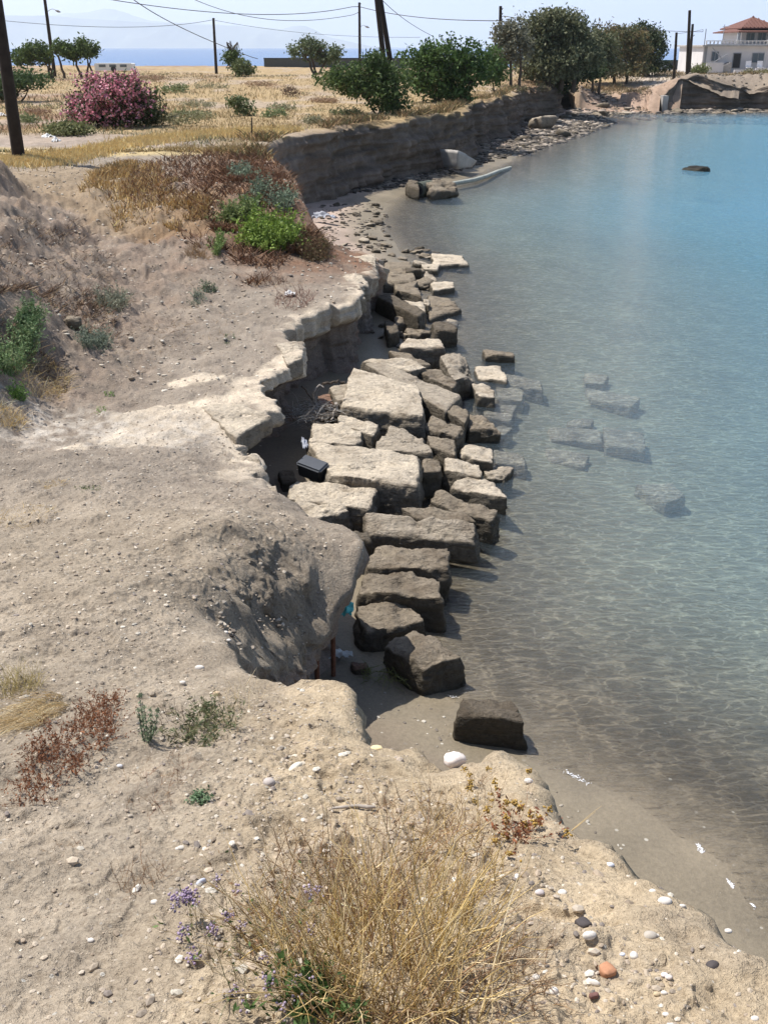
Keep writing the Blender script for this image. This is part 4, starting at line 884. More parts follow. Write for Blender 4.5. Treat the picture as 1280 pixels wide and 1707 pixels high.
# left foreground
tuft('straw_tuft', 72, 1190, 42, 34, 420, .30, STRAW, 'combed blond straw tuft at the left edge of the near slope', 'grass tuft', r=.0013, spread=.25, droop=.9, lean=(-.35, -.75), jit=.05)
tuft('straw_tuft', 35, 1150, 40, 20, 200, .16, [(.45, .38, .16), (.5, .4, .2)], 'greenish yellow grass behind the blond straw tuft', 'grass tuft', r=.0013, spread=.5, droop=.5, jit=.08)
tuft('rust_weed', 120, 1250, 55, 50, 150, .13, RUST, 'rust brown dried weed beside the blond straw tuft', 'dried plant', r=.0011, spread=.9, droop=.2, br=3, brL=.5, leaves=3800, lsize=.006, lcs=[(.20, .085, .04), (.28, .12, .055), (.15, .07, .04)])
tuft('rust_weed', 165, 1185, 26, 22, 60, .10, RUST, 'smaller rust brown weed right behind the larger one', 'dried plant', r=.0011, spread=.9, droop=.2, br=3, brL=.5, leaves=1200, lsize=.006, lcs=[(.20, .085, .04), (.28, .12, .055), (.15, .07, .04)])
tuft('spiky_spurge', 245, 1235, 5, 4, 5, .17, [(.12, .16, .11)], 'grey green spiky plant standing alone on the near slope', 'plant', r=.004, spread=.55, droop=-.3, leaves=900, lsize=.008, lcs=[(.17, .22, .13), (.22, .27, .17)], lasp=.6, jit=.03)
tuft('spiky_weed', 350, 1215, 42, 36, 60, .12, [(.16, .17, .09), (.22, .19, .1)], 'dark green sprawling weed with blond stalks on the ledge', 'weed', r=.0016, spread=1.4, droop=.2, br=2, brL=.4, leaves=1100, lsize=.013, lcs=[(.10, .13, .06), (.16, .18, .09), (.2, .18, .1)], lasp=.6)
tuft('straw_tuft', 395, 1180, 40, 40, 130, .12, STRAW, 'thin blond stalks growing through the sprawling green weed', 'grass tuft', r=.0010, spread=.7, droop=.4, jit=.1)
tuft('spiky_weed', 290, 1200, 22, 14, 22, .09, [(.14, .11, .08)], 'dark dry weed between the spiky plant and the green weed', 'weed', r=.0015, spread=1.2, droop=.1, br=3, brL=.5)
tuft('mint_cushion', 332, 1332, 14, 12, 40, .035, GREEN, 'tiny bright green cushion plant on the pale ledge', 'plant', r=.001, spread=1.0, droop=.2, leaves=420, lsize=.0085, lcs=[(.14, .21, .12), (.18, .27, .15)])
tuft('dry_weed', 260, 1310, 55, 45, 60, .09, BROWN+RUST[:1], 'low brown weed below the spiky plant', 'weed', r=.0009, spread=.9, droop=.2, br=4, brL=.5, jit=.2)
tuft('dry_weed', 235, 1470, 36, 32, 34, .10, BROWN, 'grey brown twiggy weed on the left slope of the ledge', 'weed', r=.0010, spread=.8, droop=.1, br=4, brL=.5, jit=.2)
tuft('dry_weed', 110, 1415, 30, 10, 20, .04, BROWN, 'flat brown weed on the bare slope left of the twiggy one', 'weed', r=.0009, spread=1.2, droop=.3, br=3, brL=.5)
# left middle
tuft('silver_shrub', 160, 575, 22, 12, 140, .26, SILV, 'silvery shrub casting a shadow on the left edge of the path', 'shrub', r=.004, spread=.9, droop=.2, leaves=1900, lsize=.022, lcs=SILV, lasp=.7)
tuft('silver_shrub', 188, 508, 28, 16, 140, .30, SILV, 'silvery shrub behind the shadow casting one by the path', 'shrub', r=.004, spread=.9, droop=.2, leaves=1700, lsize=.022, lcs=[(.24, .25, .18), (.3, .3, .22)], lasp=.7)
tuft('wild_fennel', 12, 560, 40, 40, 220, .42, GREEN, 'fresh green bush at the left edge below the littered slope', 'bush', r=.003, spread=.8, droop=.2, leaves=5200, lsize=.026, lcs=[(.13, .21, .09), (.18, .27, .12), (.22, .28, .14)], lasp=.7)
tuft('wild_fennel', 45, 528, 36, 18, 160, .28, GREEN, 'green bush lying right behind the one at the left edge', 'bush', r=.003, spread=.9, droop=.2, leaves=3000, lsize=.024, lcs=[(.12, .20, .09), (.17, .25, .12)], lasp=.7)
tuft('green_weed', 30, 665, 20, 12, 90, .20, GREEN, 'small grass green weed among straw at the left edge', 'weed', r=.002, spread=.8, droop=.2, leaves=800, lsize=.015, lcs=[(.12, .24, .05), (.18, .3, .07)])
tuft('straw_tuft', 70, 640, 55, 30, 420, .22, STRAW+GOLD[:2], 'blond tangled grass patch left of the path', 'grass tuft', r=.0022, spread=.8, droop=.7, jit=.12)
tuft('straw_tuft', 15, 700, 40, 18, 260, .20, STRAW+GOLD[:2], 'blond grass patch cut off by the left edge', 'grass tuft', r=.0022, spread=.8, droop=.7, jit=.12)
tuft('straw_tuft', 35, 860, 60, 18, 240, .09, STRAW+GOLD[:2], 'flattened yellow grass at the left edge above the near slope', 'grass tuft', r=.0018, spread=1.2, droop=.9)
tuft('straw_tuft', 90, 808, 26, 8, 90, .07, GOLD, 'small flattened yellow tuft near the gravelly crust', 'grass tuft', r=.0016, spread=1.2, droop=.9)
tuft('green_weed', 148, 815, 26, 6, 40, .06, [(.14, .17, .08), (.25, .22, .12)], 'low dull green weed below the crust patch', 'weed', r=.0015, spread=1.2, droop=.3, leaves=160, lsize=.010, lcs=[(.15, .19, .08)])
tuft('green_weed', 170, 683, 12, 4, 30, .05, GREEN, 'nearer small green sprout on the bare path', 'weed', r=.0016, spread=1.2, droop=.3, leaves=110, lsize=.012, lcs=[(.2, .34, .08)])
tuft('green_weed', 180, 656, 12, 3, 26, .05, GREEN, 'farther small green sprout on the bare path', 'weed', r=.0016, spread=1.2, droop=.3, leaves=90, lsize=.012, lcs=[(.2, .34, .08)])
tuft('dry_weed', 270, 580, 26, 14, 40, .10, BROWN+STRAW[:1], 'low dry weed in the middle of the bare ground', 'weed', r=.0018, spread=1.1, droop=.3, br=2, brL=.5)
tuft('green_weed', 385, 562, 10, 4, 26, .07, [(.16, .22, .1)], 'small dark green weed near the crust bend', 'weed', r=.002, spread=1, droop=.3, leaves=90, lsize=.016, lcs=[(.12, .17, .08)])
tuft('silver_shrub', 330, 498, 12, 8, 60, .17, SILV, 'little grey thistle on the bare ground, nearer of two', 'weed', r=.003, spread=.8, droop=.2, leaves=300, lsize=.02, lcs=SILV)
tuft('silver_shrub', 348, 485, 12, 7, 60, .15, SILV, 'little dark green thistle just behind the grey one', 'weed', r=.003, spread=.8, droop=.2, leaves=300, lsize=.02, lcs=[(.13, .17, .1)])
tuft('rust_weed', 490, 500, 34, 14, 160, .22, [(.25, .15, .12), (.3, .18, .14)], 'reddish dead brush on the edge above the long pale rim', 'dead brush', r=.004, spread=.9, droop=.3, br=2, brL=.5)
tuft('rust_weed', 450, 468, 30, 9, 120, .16, [(.22, .13, .09), (.28, .17, .12)], 'low dark dead brush below the bright green bush', 'dead brush', r=.004, spread=.9, droop=.3, br=2, brL=.5)
# hump
GB2 = 'bright green bush on the dark hump'
tuft('green_bush', 452, 402, 46, 20, 320, .55, GREEN, 'largest bright green bush on the dark hump', 'bush', r=.005, spread=.9, droop=.2, leaves=9000, lsize=.042, lcs=[(.20, .29, .05), (.15, .23, .045), (.25, .34, .07)], lasp=.8)
tuft('green_bush', 395, 368, 24, 12, 150, .42, GREEN, 'dull green bush left behind the largest green one', 'bush', r=.005, spread=.9, droop=.2, leaves=2300, lsize=.04, lcs=[(.16, .21, .07), (.21, .25, .1)], lasp=.8)
tuft('green_bush', 412, 352, 14, 7, 80, .38, GREEN, 'small green bush highest on the hump slope', 'bush', r=.005, spread=.9, droop=.2, leaves=1100, lsize=.04, lcs=[(.16, .23, .07)], lasp=.8)
tuft('green_bush', 364, 412, 11, 7, 60, .34, GREEN, 'small upright yellow green bush nearest the path under the hump', 'bush', r=.004, spread=.5, droop=.1, leaves=900, lsize=.03, lcs=[(.20, .28, .09)], lasp=.8)
for px, py, lab in [(402, 302, 'leftmost grey green shrub on top of the hump slope'), (433, 320, 'middle grey green shrub on the hump slope'), (474, 342, 'rightmost grey green shrub near the cliff corner')]:
    tuft('silver_shrub', px, py, 15, 8, 90, .42, SILV, lab, 'shrub', r=.005, spread=.7, droop=.2, leaves=1000, lsize=.04, lcs=[(.15, .2, .13), (.2, .25, .17)], group='grey green shrubs on the hump', lasp=.8)
tuft('rust_weed', 525, 425, 24, 14, 200, .42, [(.15, .10, .06), (.2, .13, .08)], 'dark dead brush hanging at the lower corner of the hump', 'dead brush', r=.006, spread=.9, droop=.3, br=3, brL=.5, leaves=900, lsize=.03, lcs=[(.13, .12, .05), (.17, .11, .06)])
tuft('rust_weed', 328, 428, 22, 10, 120, .24, [(.3, .19, .1), (.36, .24, .13)], 'small brown dead brush on bare ground below the hump', 'dead brush', r=.004, spread=.9, droop=.3, br=2, brL=.5)

# wide dry grass and dead brush that nobody could count
def blades(name, x, y, hgt, cols, label, cat, kind='stuff', wdt=.02, lean=.35, per=1):
    n = len(x); z = G(x, y)[0]; rng = np.random.default_rng(len(x)); an = rng.uniform(0, 2*pi, n); wv = np.stack([np.cos(an), np.sin(an), 0*an], 1)*wdt[:, None] if np.ndim(wdt) else np.stack([np.cos(an), np.sin(an), 0*an], 1)*wdt
    b0 = np.stack([x, y, z-.02], 1); tip = b0+np.stack([rng.normal(0, lean, n)*hgt, rng.normal(0, lean, n)*hgt, hgt], 1)
    mid = (b0*.45+tip*.55); mid[:, 2] += hgt*.08
    V = np.stack([b0-wv, b0+wv, mid+wv*.7, tip, mid-wv*.7], 1).reshape(-1, 3); Fp = np.arange(n*5).reshape(-1, 5)
    o = np_mesh(name, V, [Fp[:, :].copy()], STEM, smooth=False, cols=np.repeat(cols, 5, axis=0)); tag(o, label, cat, None, kind); return o
rng = np.random.default_rng(77)
n = 120000; yy = 29+(165-29)*rng.random(n)**2.0; xx = rng.uniform(-.50, .30, n)*yy
z_, d_, s_ = G(xx, yy); nf = fbm(xx*.16, yy*.10, oct=4, seed=60); nf2 = fbm(xx*.5, yy*.3, oct=3, seed=61); n3 = fbm(xx*.35+9, yy*.25, oct=3, seed=62)
ok = (d_ > .35) & (s_ < .6) & (nf2 < .22+.25*rng.random(n)) & (rng.random(n) < .75) & ~((np.abs(xx+10.5) < 4.5) & (np.abs(yy-31.5) < 2.3)) & (xx < 18)
xx, yy, nf, n3 = xx[ok], yy[ok], nf[ok], n3[ok]
cs = np.where((nf > .12)[:, None], C(.42, .29, .18), C(.54, .42, .23)); cs = np.where((n3 > .18)[:, None], C(.33, .33, .19), cs); n5 = fbm(xx*.07, yy*.05, oct=3, seed=69); cs = .74*cs*(1+.5*n5)[:, None]; cs = cs*(1+rng.normal(0, .2, (len(cs), 1)))
blades('dry_field_grass', xx, yy, (.07+.13*np.clip(fbm(xx*.4, yy*.4, oct=2, seed=63)+.4, 0, 1))*rng.uniform(.5, 1.5, len(xx)), cs.clip(.03, .85), 'dry golden and russet grass covering the flat field', 'dry grass', wdt=.006+yy*.00022, lean=.6)
n = 26000; t = rng.random(n); px = -60+t*560; base_y = np.interp(px, [-60, 0, 60, 130, 200, 300, 400, 450, 520], [276, 272, 268, 262, 246, 236, 228, 226, 224])
pts = np.array([P(a, b, 2.38) for a, b in zip(px, base_y)]); xx = pts[:, 0]+rng.normal(0, .3, n); yy = pts[:, 1]+rng.normal(.2, .75, n)
ok = (G(xx, yy)[1] > .3); xx, yy = xx[ok], yy[ok]; cs = C(.74, .58, .30)*(1+rng.normal(0, .16, (len(xx), 1)))
blades('golden_grass_fringe', xx, yy, rng.uniform(.07, .20, len(xx)), cs.clip(.03, .85), 'brighter golden grass fringe along the near rim of the field', 'dry grass', wdt=.014)
lp = lip[(lip[:, 1] > 27) & (lip[:, 5] < .6) & (lip[:, 0] < 18)][:, :2]; lp = lp[np.argsort(lp[:, 1])]
n = 9000; t = rng.random(n)*(len(lp)-1); i = t.astype(int); f = (t-i)[:, None]; q = lp[i]*(1-f)+lp[np.minimum(i+1, len(lp)-1)]*f; xx = q[:, 0]-np.abs(rng.normal(0, .5, n))-.05; yy = q[:, 1]+rng.normal(0, .25, n)
k = (G(xx, yy)[1] > .08) & (fbm(xx*.7, yy*.7, oct=2, seed=90) > -.15); xx, yy = xx[k], yy[k]
blades('rim_grass', xx, yy, rng.uniform(.08, .32, len(xx)), pal(rng, len(xx), [(.42, .30, .15), (.3, .19, .1), (.2, .14, .08), (.2, .2, .09)], .2), 'dry tufts and brown growth hanging along the rim of the tall cliff', 'dry grass', wdt=.018, lean=.8)
def patch(name, spots, n, h0, h1, cs, label, wdt=.012, lean=.6, clump=.5):
    X_, Y2 = [], []
    for px, py, rx, ry in spots:
        b_, c = discs(px, py, rx, ry, n//len(spots), rng); X_.append(b_[:, 0]); Y2.append(b_[:, 1])
    X_ = np.concatenate(X_); Y2 = np.concatenate(Y2); k = fbm(X_*1.6, Y2*1.6, oct=3, seed=66)+rng.normal(0, .15, len(X_)) > -.05-.3*(1-clump)
    X_, Y2 = X_[k], Y2[k]; ok = G(X_, Y2)[1] > .1; X_, Y2 = X_[ok], Y2[ok]
    blades(name, X_, Y2, rng.uniform(h0, h1, len(X_)), pal(rng, len(X_), cs, .22), label, 'dry grass', wdt=wdt, lean=lean)
patch('hump_straw', [(205, 305, 55, 30), (250, 330, 60, 26), (190, 290, 30, 18), (310, 350, 40, 18)], 9000, .06, .20, [(.60, .44, .20), (.50, .35, .16), (.66, .50, .26), (.3, .2, .12)], 'orange gold grass patches on the left side of the dark hump', .011, .5, .7)
patch('dead_brush', [(330, 290, 110, 34), (400, 330, 90, 50), (460, 330, 50, 60), (420, 280, 60, 24), (500, 400, 40, 30), (360, 385, 50, 20)], 20000, .05, .22, [(.20, .11, .07), (.26, .15, .09), (.15, .09, .06), (.33, .2, .11)], 'dense dead brown brush covering the hump', .013, .9, .5)
patch('beach_brush', [(1000, 150, 50, 10), (1060, 142, 40, 8), (1080, 155, 25, 10), (970, 150, 30, 12), (1130, 126, 30, 4), (1180, 128, 40, 4), (1240, 132, 40, 5), (1160, 122, 60, 4)], 9000, .10, .35, [(.26, .19, .11), (.2, .17, .1), (.34, .25, .14)], 'low dry brush on the slope above the far beach', .03, .8, .4)
patch('slope_litter', [(100, 450, 110, 60), (70, 400, 70, 50), (130, 540, 80, 40), (60, 610, 80, 30), (170, 500, 60, 30), (30, 480, 60, 50)], 8000, .02, .10, [(.16, .11, .08), (.27, .17, .11), (.14, .10, .08), (.38, .28, .17)], 'dry plant litter scattered over the left slope', .006, 1.4, .3)
patch('bare_ground_straw', [(300, 470, 120, 30), (420, 470, 90, 20), (250, 560, 60, 40), (330, 540, 80, 40)], 1500, .02, .07, [(.42, .32, .2), (.3, .2, .13)], 'thin scattered straw on the bare ground', .004, 1.6, .2)

# ------------------------------------------------------------------ pebbles
def pebbles(name, n, xr, yr, size, cols, label, dens=None, sub=1):
    x = rng.uniform(*xr, n); y = rng.uniform(*yr, n)**1.0
    z, d, s = G(x, y); ok = (d > .03) & (rng.random(n) < (dens(x, y) if dens else 1)); x, y, z = x[ok], y[ok], z[ok]; n = len(x)
    r = size[0]*np.exp(np.clip(rng.normal(0, size[1], n), -2, .8)); Vi, Fi = ICO[sub]; an = rng.uniform(0, 2*pi, n); ca, sa = np.cos(an), np.sin(an)
    sx, sy, sz = rng.uniform(.8, 1.5, n)*r, rng.uniform(.6, 1.0, n)*r, rng.uniform(.4, .8, n)*r
    L_ = Vi[None]*np.stack([sx, sy, sz], 1)[:, None]
    V = np.stack([x[:, None]+L_[..., 0]*ca[:, None]-L_[..., 1]*sa[:, None], y[:, None]+L_[..., 0]*sa[:, None]+L_[..., 1]*ca[:, None], z[:, None]+L_[..., 2]+sz[:, None]*.3], -1).reshape(-1, 3)
    Fq = (Fi[None]+np.arange(n)[:, None, None]*len(Vi)).reshape(-1, 3)
    o = np_mesh(name, V, Fq, PEB, cols=np.repeat(pal(rng, n, cols, .15), len(Vi), axis=0), smooth=False); tag(o, label, 'gravel', None, 'stuff')
SOILC = [(.36, .29, .22), (.42, .35, .27), (.30, .24, .18), (.5, .44, .36)]; WHITES = [(.50, .46, .39), (.58, .54, .47), (.44, .38, .31), (.40, .34, .27), (.3, .25, .2), (.2, .17, .15)]
pebbles('near_grit', 26000, (-2.2, 1.9), (1.0, 5.0), (.0036, .5), SOILC+WHITES[2:], 'fine grit and crumbs lying on the near slope', lambda x, y: (np.abs(x) < y*.48+.1)*(.45+.55*(x > -.6)))
pebbles('near_gravel', 4200, (-2.4, 1.9), (1.0, 5.2), (.0075, .42), WHITES+SOILC, 'small stones strewn over the near ledge and slope', lambda x, y: (np.abs(x) < y*.48+.1)*(.35+.65*(x > -.6)))
pebbles('mid_gravel', 14000, (-6.5, .6), (4.6, 14), (.0075, .5), WHITES+SOILC+SOILC, 'small stones strewn over the bare ground', lambda x, y: (np.abs(x) < y*.46+.2)*np.clip(1.4-y/12, .25, 1))
pebbles('far_gravel', 9000, (-13, 2), (12, 30), (.017, .5), WHITES+SOILC, 'stones strewn over the path and the littered slope', lambda x, y: (np.abs(x) < y*.46+.2)*.8)
pebbles('earth_clods', 260, (-1.1, -.5), (5.2, 7.2), (.011, .6), [(.20, .165, .135), (.26, .22, .18), (.15, .125, .10), (.34, .3, .25)], 'crumbling clods on the dark eroded face')
pebbles('bank_stones', 700, (25, 56), (91, 108), (.09, .5), [(.20, .17, .135), (.24, .2, .16), (.15, .13, .1)], 'stones scattered over the right hand bank', sub=1)
PV, PF = ICO[3]
def pebble(px, py, wpx, tone, label, asp=.7, ang=0., flat=.6, sharp=0, name='pebble', lift=.35):
    c = on(px, py); sl_ = math.dist(c, (0, 0, EYE)); r = wpx/2/F*sl_
    sd_[0] += 1; q = PV.copy(); 
    if sharp: q = np.sign(q)*np.abs(q)**(.6 if sharp == 1 else sharp)*(1+.22*fbm(q[:, 0]*1.5, q[:, 1]*1.5, q[:, 2]*1.5, 2, sd_[0]))[:, None]
    else: q = q*(1+.12*fbm(q[:, 0]*1.2, q[:, 1]*1.2, q[:, 2]*1.2, 2, sd_[0]))[:, None]
    q = q*np.array([r, r*asp, r*flat]); ca, sa = cos(ang), sin(ang); q = np.stack([q[:, 0]*ca-q[:, 1]*sa, q[:, 0]*sa+q[:, 1]*ca, q[:, 2]], 1)+np.array(c)+np.array([0, 0, r*flat*lift])
    o = np_mesh(name, q, PF, PEB, cols=np.tile(tone, (len(q), 1))); origin(o, c); return tag(o, label, 'pebble' if name == 'pebble' else 'stone', 'pebbles on the near ledge')
WH = (.64, .60, .55); PK = (.68, .61, .57); BLU = (.55, .58, .68); BK = (.07, .06, .06); GY = (.42, .38, .33); TA = (.5, .4, .26); OR = (.42, .21, .12); DR = (.16, .08, .07)
for a in [
 (757,1273,37,PK,'largest white stone, perched on the rim of the ledge above the water',.78,.5,.66,.86,'white_stone',.6),
 (880,1304,14,WH,'white pebble on the rim beside the seed heads'), (1016,1443,13,(.66,.68,.75),'bluish white pebble on the rim halfway down'),
 (1107,1505,23,WH,'large oval white pebble close to the rim, lower right',.65), (1087,1487,11,WH,'small white pebble above the large oval one'),
 (1096,1496,9,PK,'pinkish pebble touching the large oval white one'), (1136,1512,12,(.6,.57,.52),'dull flat pebble right of the large oval white one',.5),
 (1213,1553,11,WH,'white pebble on the rim at the right'), (1083,1562,22,GY,'beige grey pebble in the middle of the ledge with a white one behind',.7),
 (1094,1560,8,WH,'tiny white pebble tucked behind the beige grey one'),
 (971,1543,22,BK,'black angular stone lying above a white pebble',.9,.4,.6,1), (981,1561,22,WH,'white wedge shaped pebble under the black angular stone',.6,.2),
 (1056,1595,13,WH,'round white pebble in the middle of the ledge',1,0,.9), (1037,1592,9,BLU,'small bluish pebble left of the round white one'),
 (1012,1621,24,OR,'orange brown potsherd, the only orange piece on the ledge',.9,.5,.7,1,'potsherd'), (990,1640,18,WH,'flat white shell like pebble below the potsherd',.45,-.3),
 (894,1630,14,WH,'white pebble between the big grass clump and the potsherd'), (922,1654,14,WH,'white pebble with a dark shadow below the flat shell like one',.9,0,.9),
 (989,1661,14,DR,'dark red stone under the shell like pebble',.6,.2,.6,1), (1187,1612,20,BK,'black round stone alone near the lower right rim',.85,.3,.7),
 (1107,1626,11,(.66,.62,.64),'left one of a touching pair of pale pebbles'), (1114,1630,11,PK,'right one of a touching pair of pale pebbles'),
 (1094,1658,10,TA,'small tan pebble in a dark hole'), (1106,1656,10,WH,'small pale pebble beside the tan one'),
 (937,1489,14,WH,'white pebble in the twig shadows',.8), (899,1489,15,(.55,.5,.5),'greyish pebble in the twig shadows'), (861,1462,11,(.6,.6,.68),'upright lilac pebble under the rust red plant',.6,1.4),
 (1109,1692,10,WH,'white pebble at the bottom of the ledge'), (1256,1699,14,WH,'white pebble in the lower right corner'), (1276,1641,13,(.7,.68,.62),'pale pebble at the right edge'),
 (449,1308,19,(.46,.41,.38),'round grey brown pebble on the upper ledge',.9,0,.8), (493,1285,30,(.74,.68,.56),'long cream stone on the upper ledge',.42,.9,.45),
 (336,1474,19,BLU,'pale blue oval pebble on the left of the ledge',.45,.7), (258,1505,12,WH,'white pebble at the left rim of the ledge'), (152,1568,10,WH,'white pebble alone on the smooth left slope'),
 (278,1163,19,(.6,.54,.45),'flat tan stone above the spiky plant',.45,.5), (333,1115,16,WH,'white stone beside the dark eroded face',.55), (305,1139,10,WH,'small white stone between the flat tan one and the eroded face'),
 (627,1252,19,(.66,.54,.32),'yellowish stone on the rim of the upper ledge',.7,.3,.6,1), (297,1416,9,WH,'small white pebble above the pale blue oval one'), (303,1415,13,(.5,.47,.42),'grey pebble beside the small white one'),
 (376,1055,10,WH,'topmost white pebble in the dark eroded face'), (382,1068,8,WH,'white pebble just below the topmost one in the eroded face'), (434,1081,9,WH,'white pebble low in the dark eroded face'),
 (482,1017,9,(.6,.58,.55),'pale pebble on the right of the dark eroded face'), (200,1278,10,(.6,.6,.62),'pale pebble right of the rust brown weed'), (540,1419,11,WH,'white pebble glinting through the dry stalks'),
 (362,1157,12,(.55,.42,.28),'brown pebble near the sprawling green weed')]:
    pebble(*a)

# ------------------------------------------------------------------ trees and shrubs of the field
def gz(x, y): return float(G(np.array([x]), np.array([y]))[0][0])
def tree(name, cat, bx, by, Y, lobes, stems, label, leafc, leaf=.09, n=5000, hole=.0, trunk_r=.09, group=None, barkc=None, flowers=None, sprays=0, depth=1.0, seed=None):
    """lobes: photo-sized ellipses (px,py,rx,ry) in the plane Y, given depth; stems: list of polylines in px"""
    sd_[0] += 1; rng = np.random.default_rng(seed or sd_[0]); b = at(bx, by, Y); z0 = gz(b[0], Y); root = empty(name, (b[0], Y, z0), label, cat, group)
    dz = z0-b[2] if name == 'shrub' else 0.0
    mpp = Y/F/cos(PITCH); LB = []
    for (px, py, rx, ry) in lobes:
        c = at(px, py, Y+rng.uniform(-.3, .3)*rx*mpp); vz = at(px, py-ry, Y)[2]-at(px, py, Y)[2]; c = (c[0], c[1], c[2]+dz); LB.append((c, rx*mpp, max(rx*mpp*depth, .15), abs(vz)))
    w = np.array([l[1]*l[2]*l[3] for l in LB])**.66; w /= w.sum(); pts = []
    it = 0
    while sum(len(p) for p in pts) < n and it < 40:
        it += 1; k = rng.choice(len(LB), 6000, p=w); L_ = np.array([(*l[0], l[1], l[2], l[3]) for l in LB])[k]
        d = rng.normal(0, 1, (6000, 3)); d /= np.linalg.norm(d, axis=1, keepdims=True); rad = rng.random(6000)**.42
        q = d*rad[:, None]*(1+.42*fbm(d[:, 0]*2.4+k, d[:, 1]*2.4, d[:, 2]*2.4, 3, 9))[:, None]; p = L_[:, :3]+q*L_[:, 3:6]
        sc = 2.1/max(np.median([l[3] for l in LB]), .3)
        cl = fbm(p[:, 0]*sc, p[:, 1]*sc, p[:, 2]*sc*1.2, 3, 31); cl2 = fbm(p[:, 0]*sc*3, p[:, 1]*sc*3, p[:, 2]*sc*3, 2, 33)
        keepm = (cl+.5*cl2 > -.08+hole+.16*(rad-.6)) & (p[:, 2] > z0+.05)
        pts.append(p[keepm])
    p = np.vstack(pts)[:n]
    if abs(z0-b[2]) > .35: print('OFFBASE', label, round(z0-b[2], 2))
    if len(p) < n: print('SPARSE', label, len(p)); n = len(p)
    # gather leaves in little sprays
    ns = max(50, n//7); cen = p[:ns]; j = rng.integers(0, ns, n); p = np.where((rng.random(n) < .8)[:, None], cen[j]+rng.normal(0, leaf*1.25, (n, 3)), p)
    V, Fq = quads(p, leaf, rng, asp=1.1)
    c = np.array(leafc)[rng.integers(0, len(leafc), ns)][j]*(1+rng.normal(0, .14, (n, 1)))
    f = np_mesh('foliage', V, Fq, LEAF, smooth=False, cols=np.repeat(c.clip(.01, .8), 4, axis=0)); origin(f, root.location); f.parent = root; f.location = (0, 0, 0)
    if flowers:
        nf, fc, sz = flowers; q = p[rng.permutation(n)[:nf*3]]; cc0 = np.array([np.average([l[0] for l in LB], axis=0, weights=w)])[0]
        o_ = np.argsort(-((q[:, 2]-cc0[2])*.8-(q[:, 1]-Y)*.8+rng.normal(0, .35, len(q))-(q[:, 0]-cc0[0])*.25))[:nf]; q = q[o_]
        q = np.repeat(q, 3, axis=0)+rng.normal(0, sz*.8, (nf*3, 3)); V, Fq = quads(q, sz, rng, asp=1.9)
        o = np_mesh('blossom', V, Fq, LEAF, smooth=False, cols=np.repeat(pal(rng, len(q), fc, .15), 4, axis=0)); origin(o, root.location); o.parent = root; o.location = (0, 0, 0)
    mb = MB(); 
    for st in stems:
        P3 = []
        for i, (px, py) in enumerate(st):
            q = at(px, py, Y+(rng.uniform(-.4, .4)*i*.5 if i else 0)); P3.append((q[0], q[1], q[2]+dz))
        if st[0][1] >= by-3: P3[0] = (P3[0][0], Y, gz(P3[0][0], Y)-.1)
        P3 = np.array(P3); t = np.linspace(0, len(P3)-1, len(P3)*3); P4 = np.stack([np.interp(t, range(len(P3)), P3[:, i]) for i in range(3)], 1)
        P4[1:-1] += rng.normal(0, trunk_r*.35, (len(P4)-2, 3))
        mb.tube(P4, trunk_r*np.linspace(1, .35, len(P4)), 7)
    k = len(stems)*8 if sprays == 0 else sprays; ends = np.array([at(*st[-1], Y) for st in stems])+[0, 0, dz]
    for e in range(k):
        a = ends[rng.integers(0, len(ends))]; t_ = p[rng.integers(0, len(p))]; m_ = (a+t_)/2+rng.normal(0, .1, 3); mb.tube([a, m_, t_], [trunk_r*.35, trunk_r*.22, trunk_r*.08], 4, cap=False)
    o = mb.build('trunk', barkc or BARK, None, True); origin(o, root.location); o.parent = root; o.location = (0, 0, 0)
    return root
LG = [(.085, .13, .04), (.11, .16, .05), (.065, .10, .035)]; OL = [(.15, .16, .085), (.19, .195, .11), (.11, .12, .06)]; GG = [(.17, .17, .12), (.2, .195, .14)]
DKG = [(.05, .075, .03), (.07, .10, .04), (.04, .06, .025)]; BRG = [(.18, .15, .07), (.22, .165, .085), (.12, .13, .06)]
TG = 'small wind bent trees left in the field'
tree('oleander_bush', 'flowering bush', 193, 219, 37.5, [(160,180,45,34),(205,172,48,40),(240,178,34,36),(190,150,50,28),(215,200,48,22),(150,200,34,18),(250,195,22,24)], [[(190,219),(175,190)],[(198,219),(205,180)],[(206,219),(235,185)]],
     'rounded oleander bush covered in pink blossom', [(.05, .075, .03), (.08, .105, .045), (.10, .10, .05)], leaf=.075, n=9000, flowers=(1900, [(.70, .30, .36), (.78, .42, .48), (.6, .22, .32)], .05), trunk_r=.04)
tree('shrub', 'shrub', 112, 232, 34, [(110,222,34,13),(90,222,16,10),(135,222,20,12)], [[(112,233),(110,222)]], 'low olive green shrub in front of the left side of the oleander', [(.17, .19, .08), (.22, .22, .1)], leaf=.06, n=1700, trunk_r=.02)
tree('shrub', 'shrub', 275, 222, 38, [(265,212,30,10),(300,212,34,9),(335,205,26,7)], [[(275,222),(270,212)]], 'low grey green growth right of the oleander', [(.22, .22, .12), (.27, .26, .15)], leaf=.05, n=1500, trunk_r=.02, hole=.1)
tree('bushy_tree', 'bush', 15, 165, 58, [(10,135,38,18),(45,132,34,15),(-20,140,34,24),(0,155,30,16)], [[(20,172),(35,150),(45,138)],[(5,172),(0,150)],[(35,170),(48,150)]], 'dark green bush at the left edge behind the nearest pole', [(.06, .10, .04), (.09, .14, .055)], leaf=.10, n=4200, trunk_r=.06)
tree('pine_tree', 'tree', 90, 124, 100, [(45,92,22,16),(60,84,20,14),(36,98,14,12),(72,92,14,14)], [[(88,126),(84,106),(60,100)],[(86,122),(78,108)]], 'widest and leftmost of the three pines by the sea', LG, leaf=.16, n=3000, trunk_r=.16, group=TG)
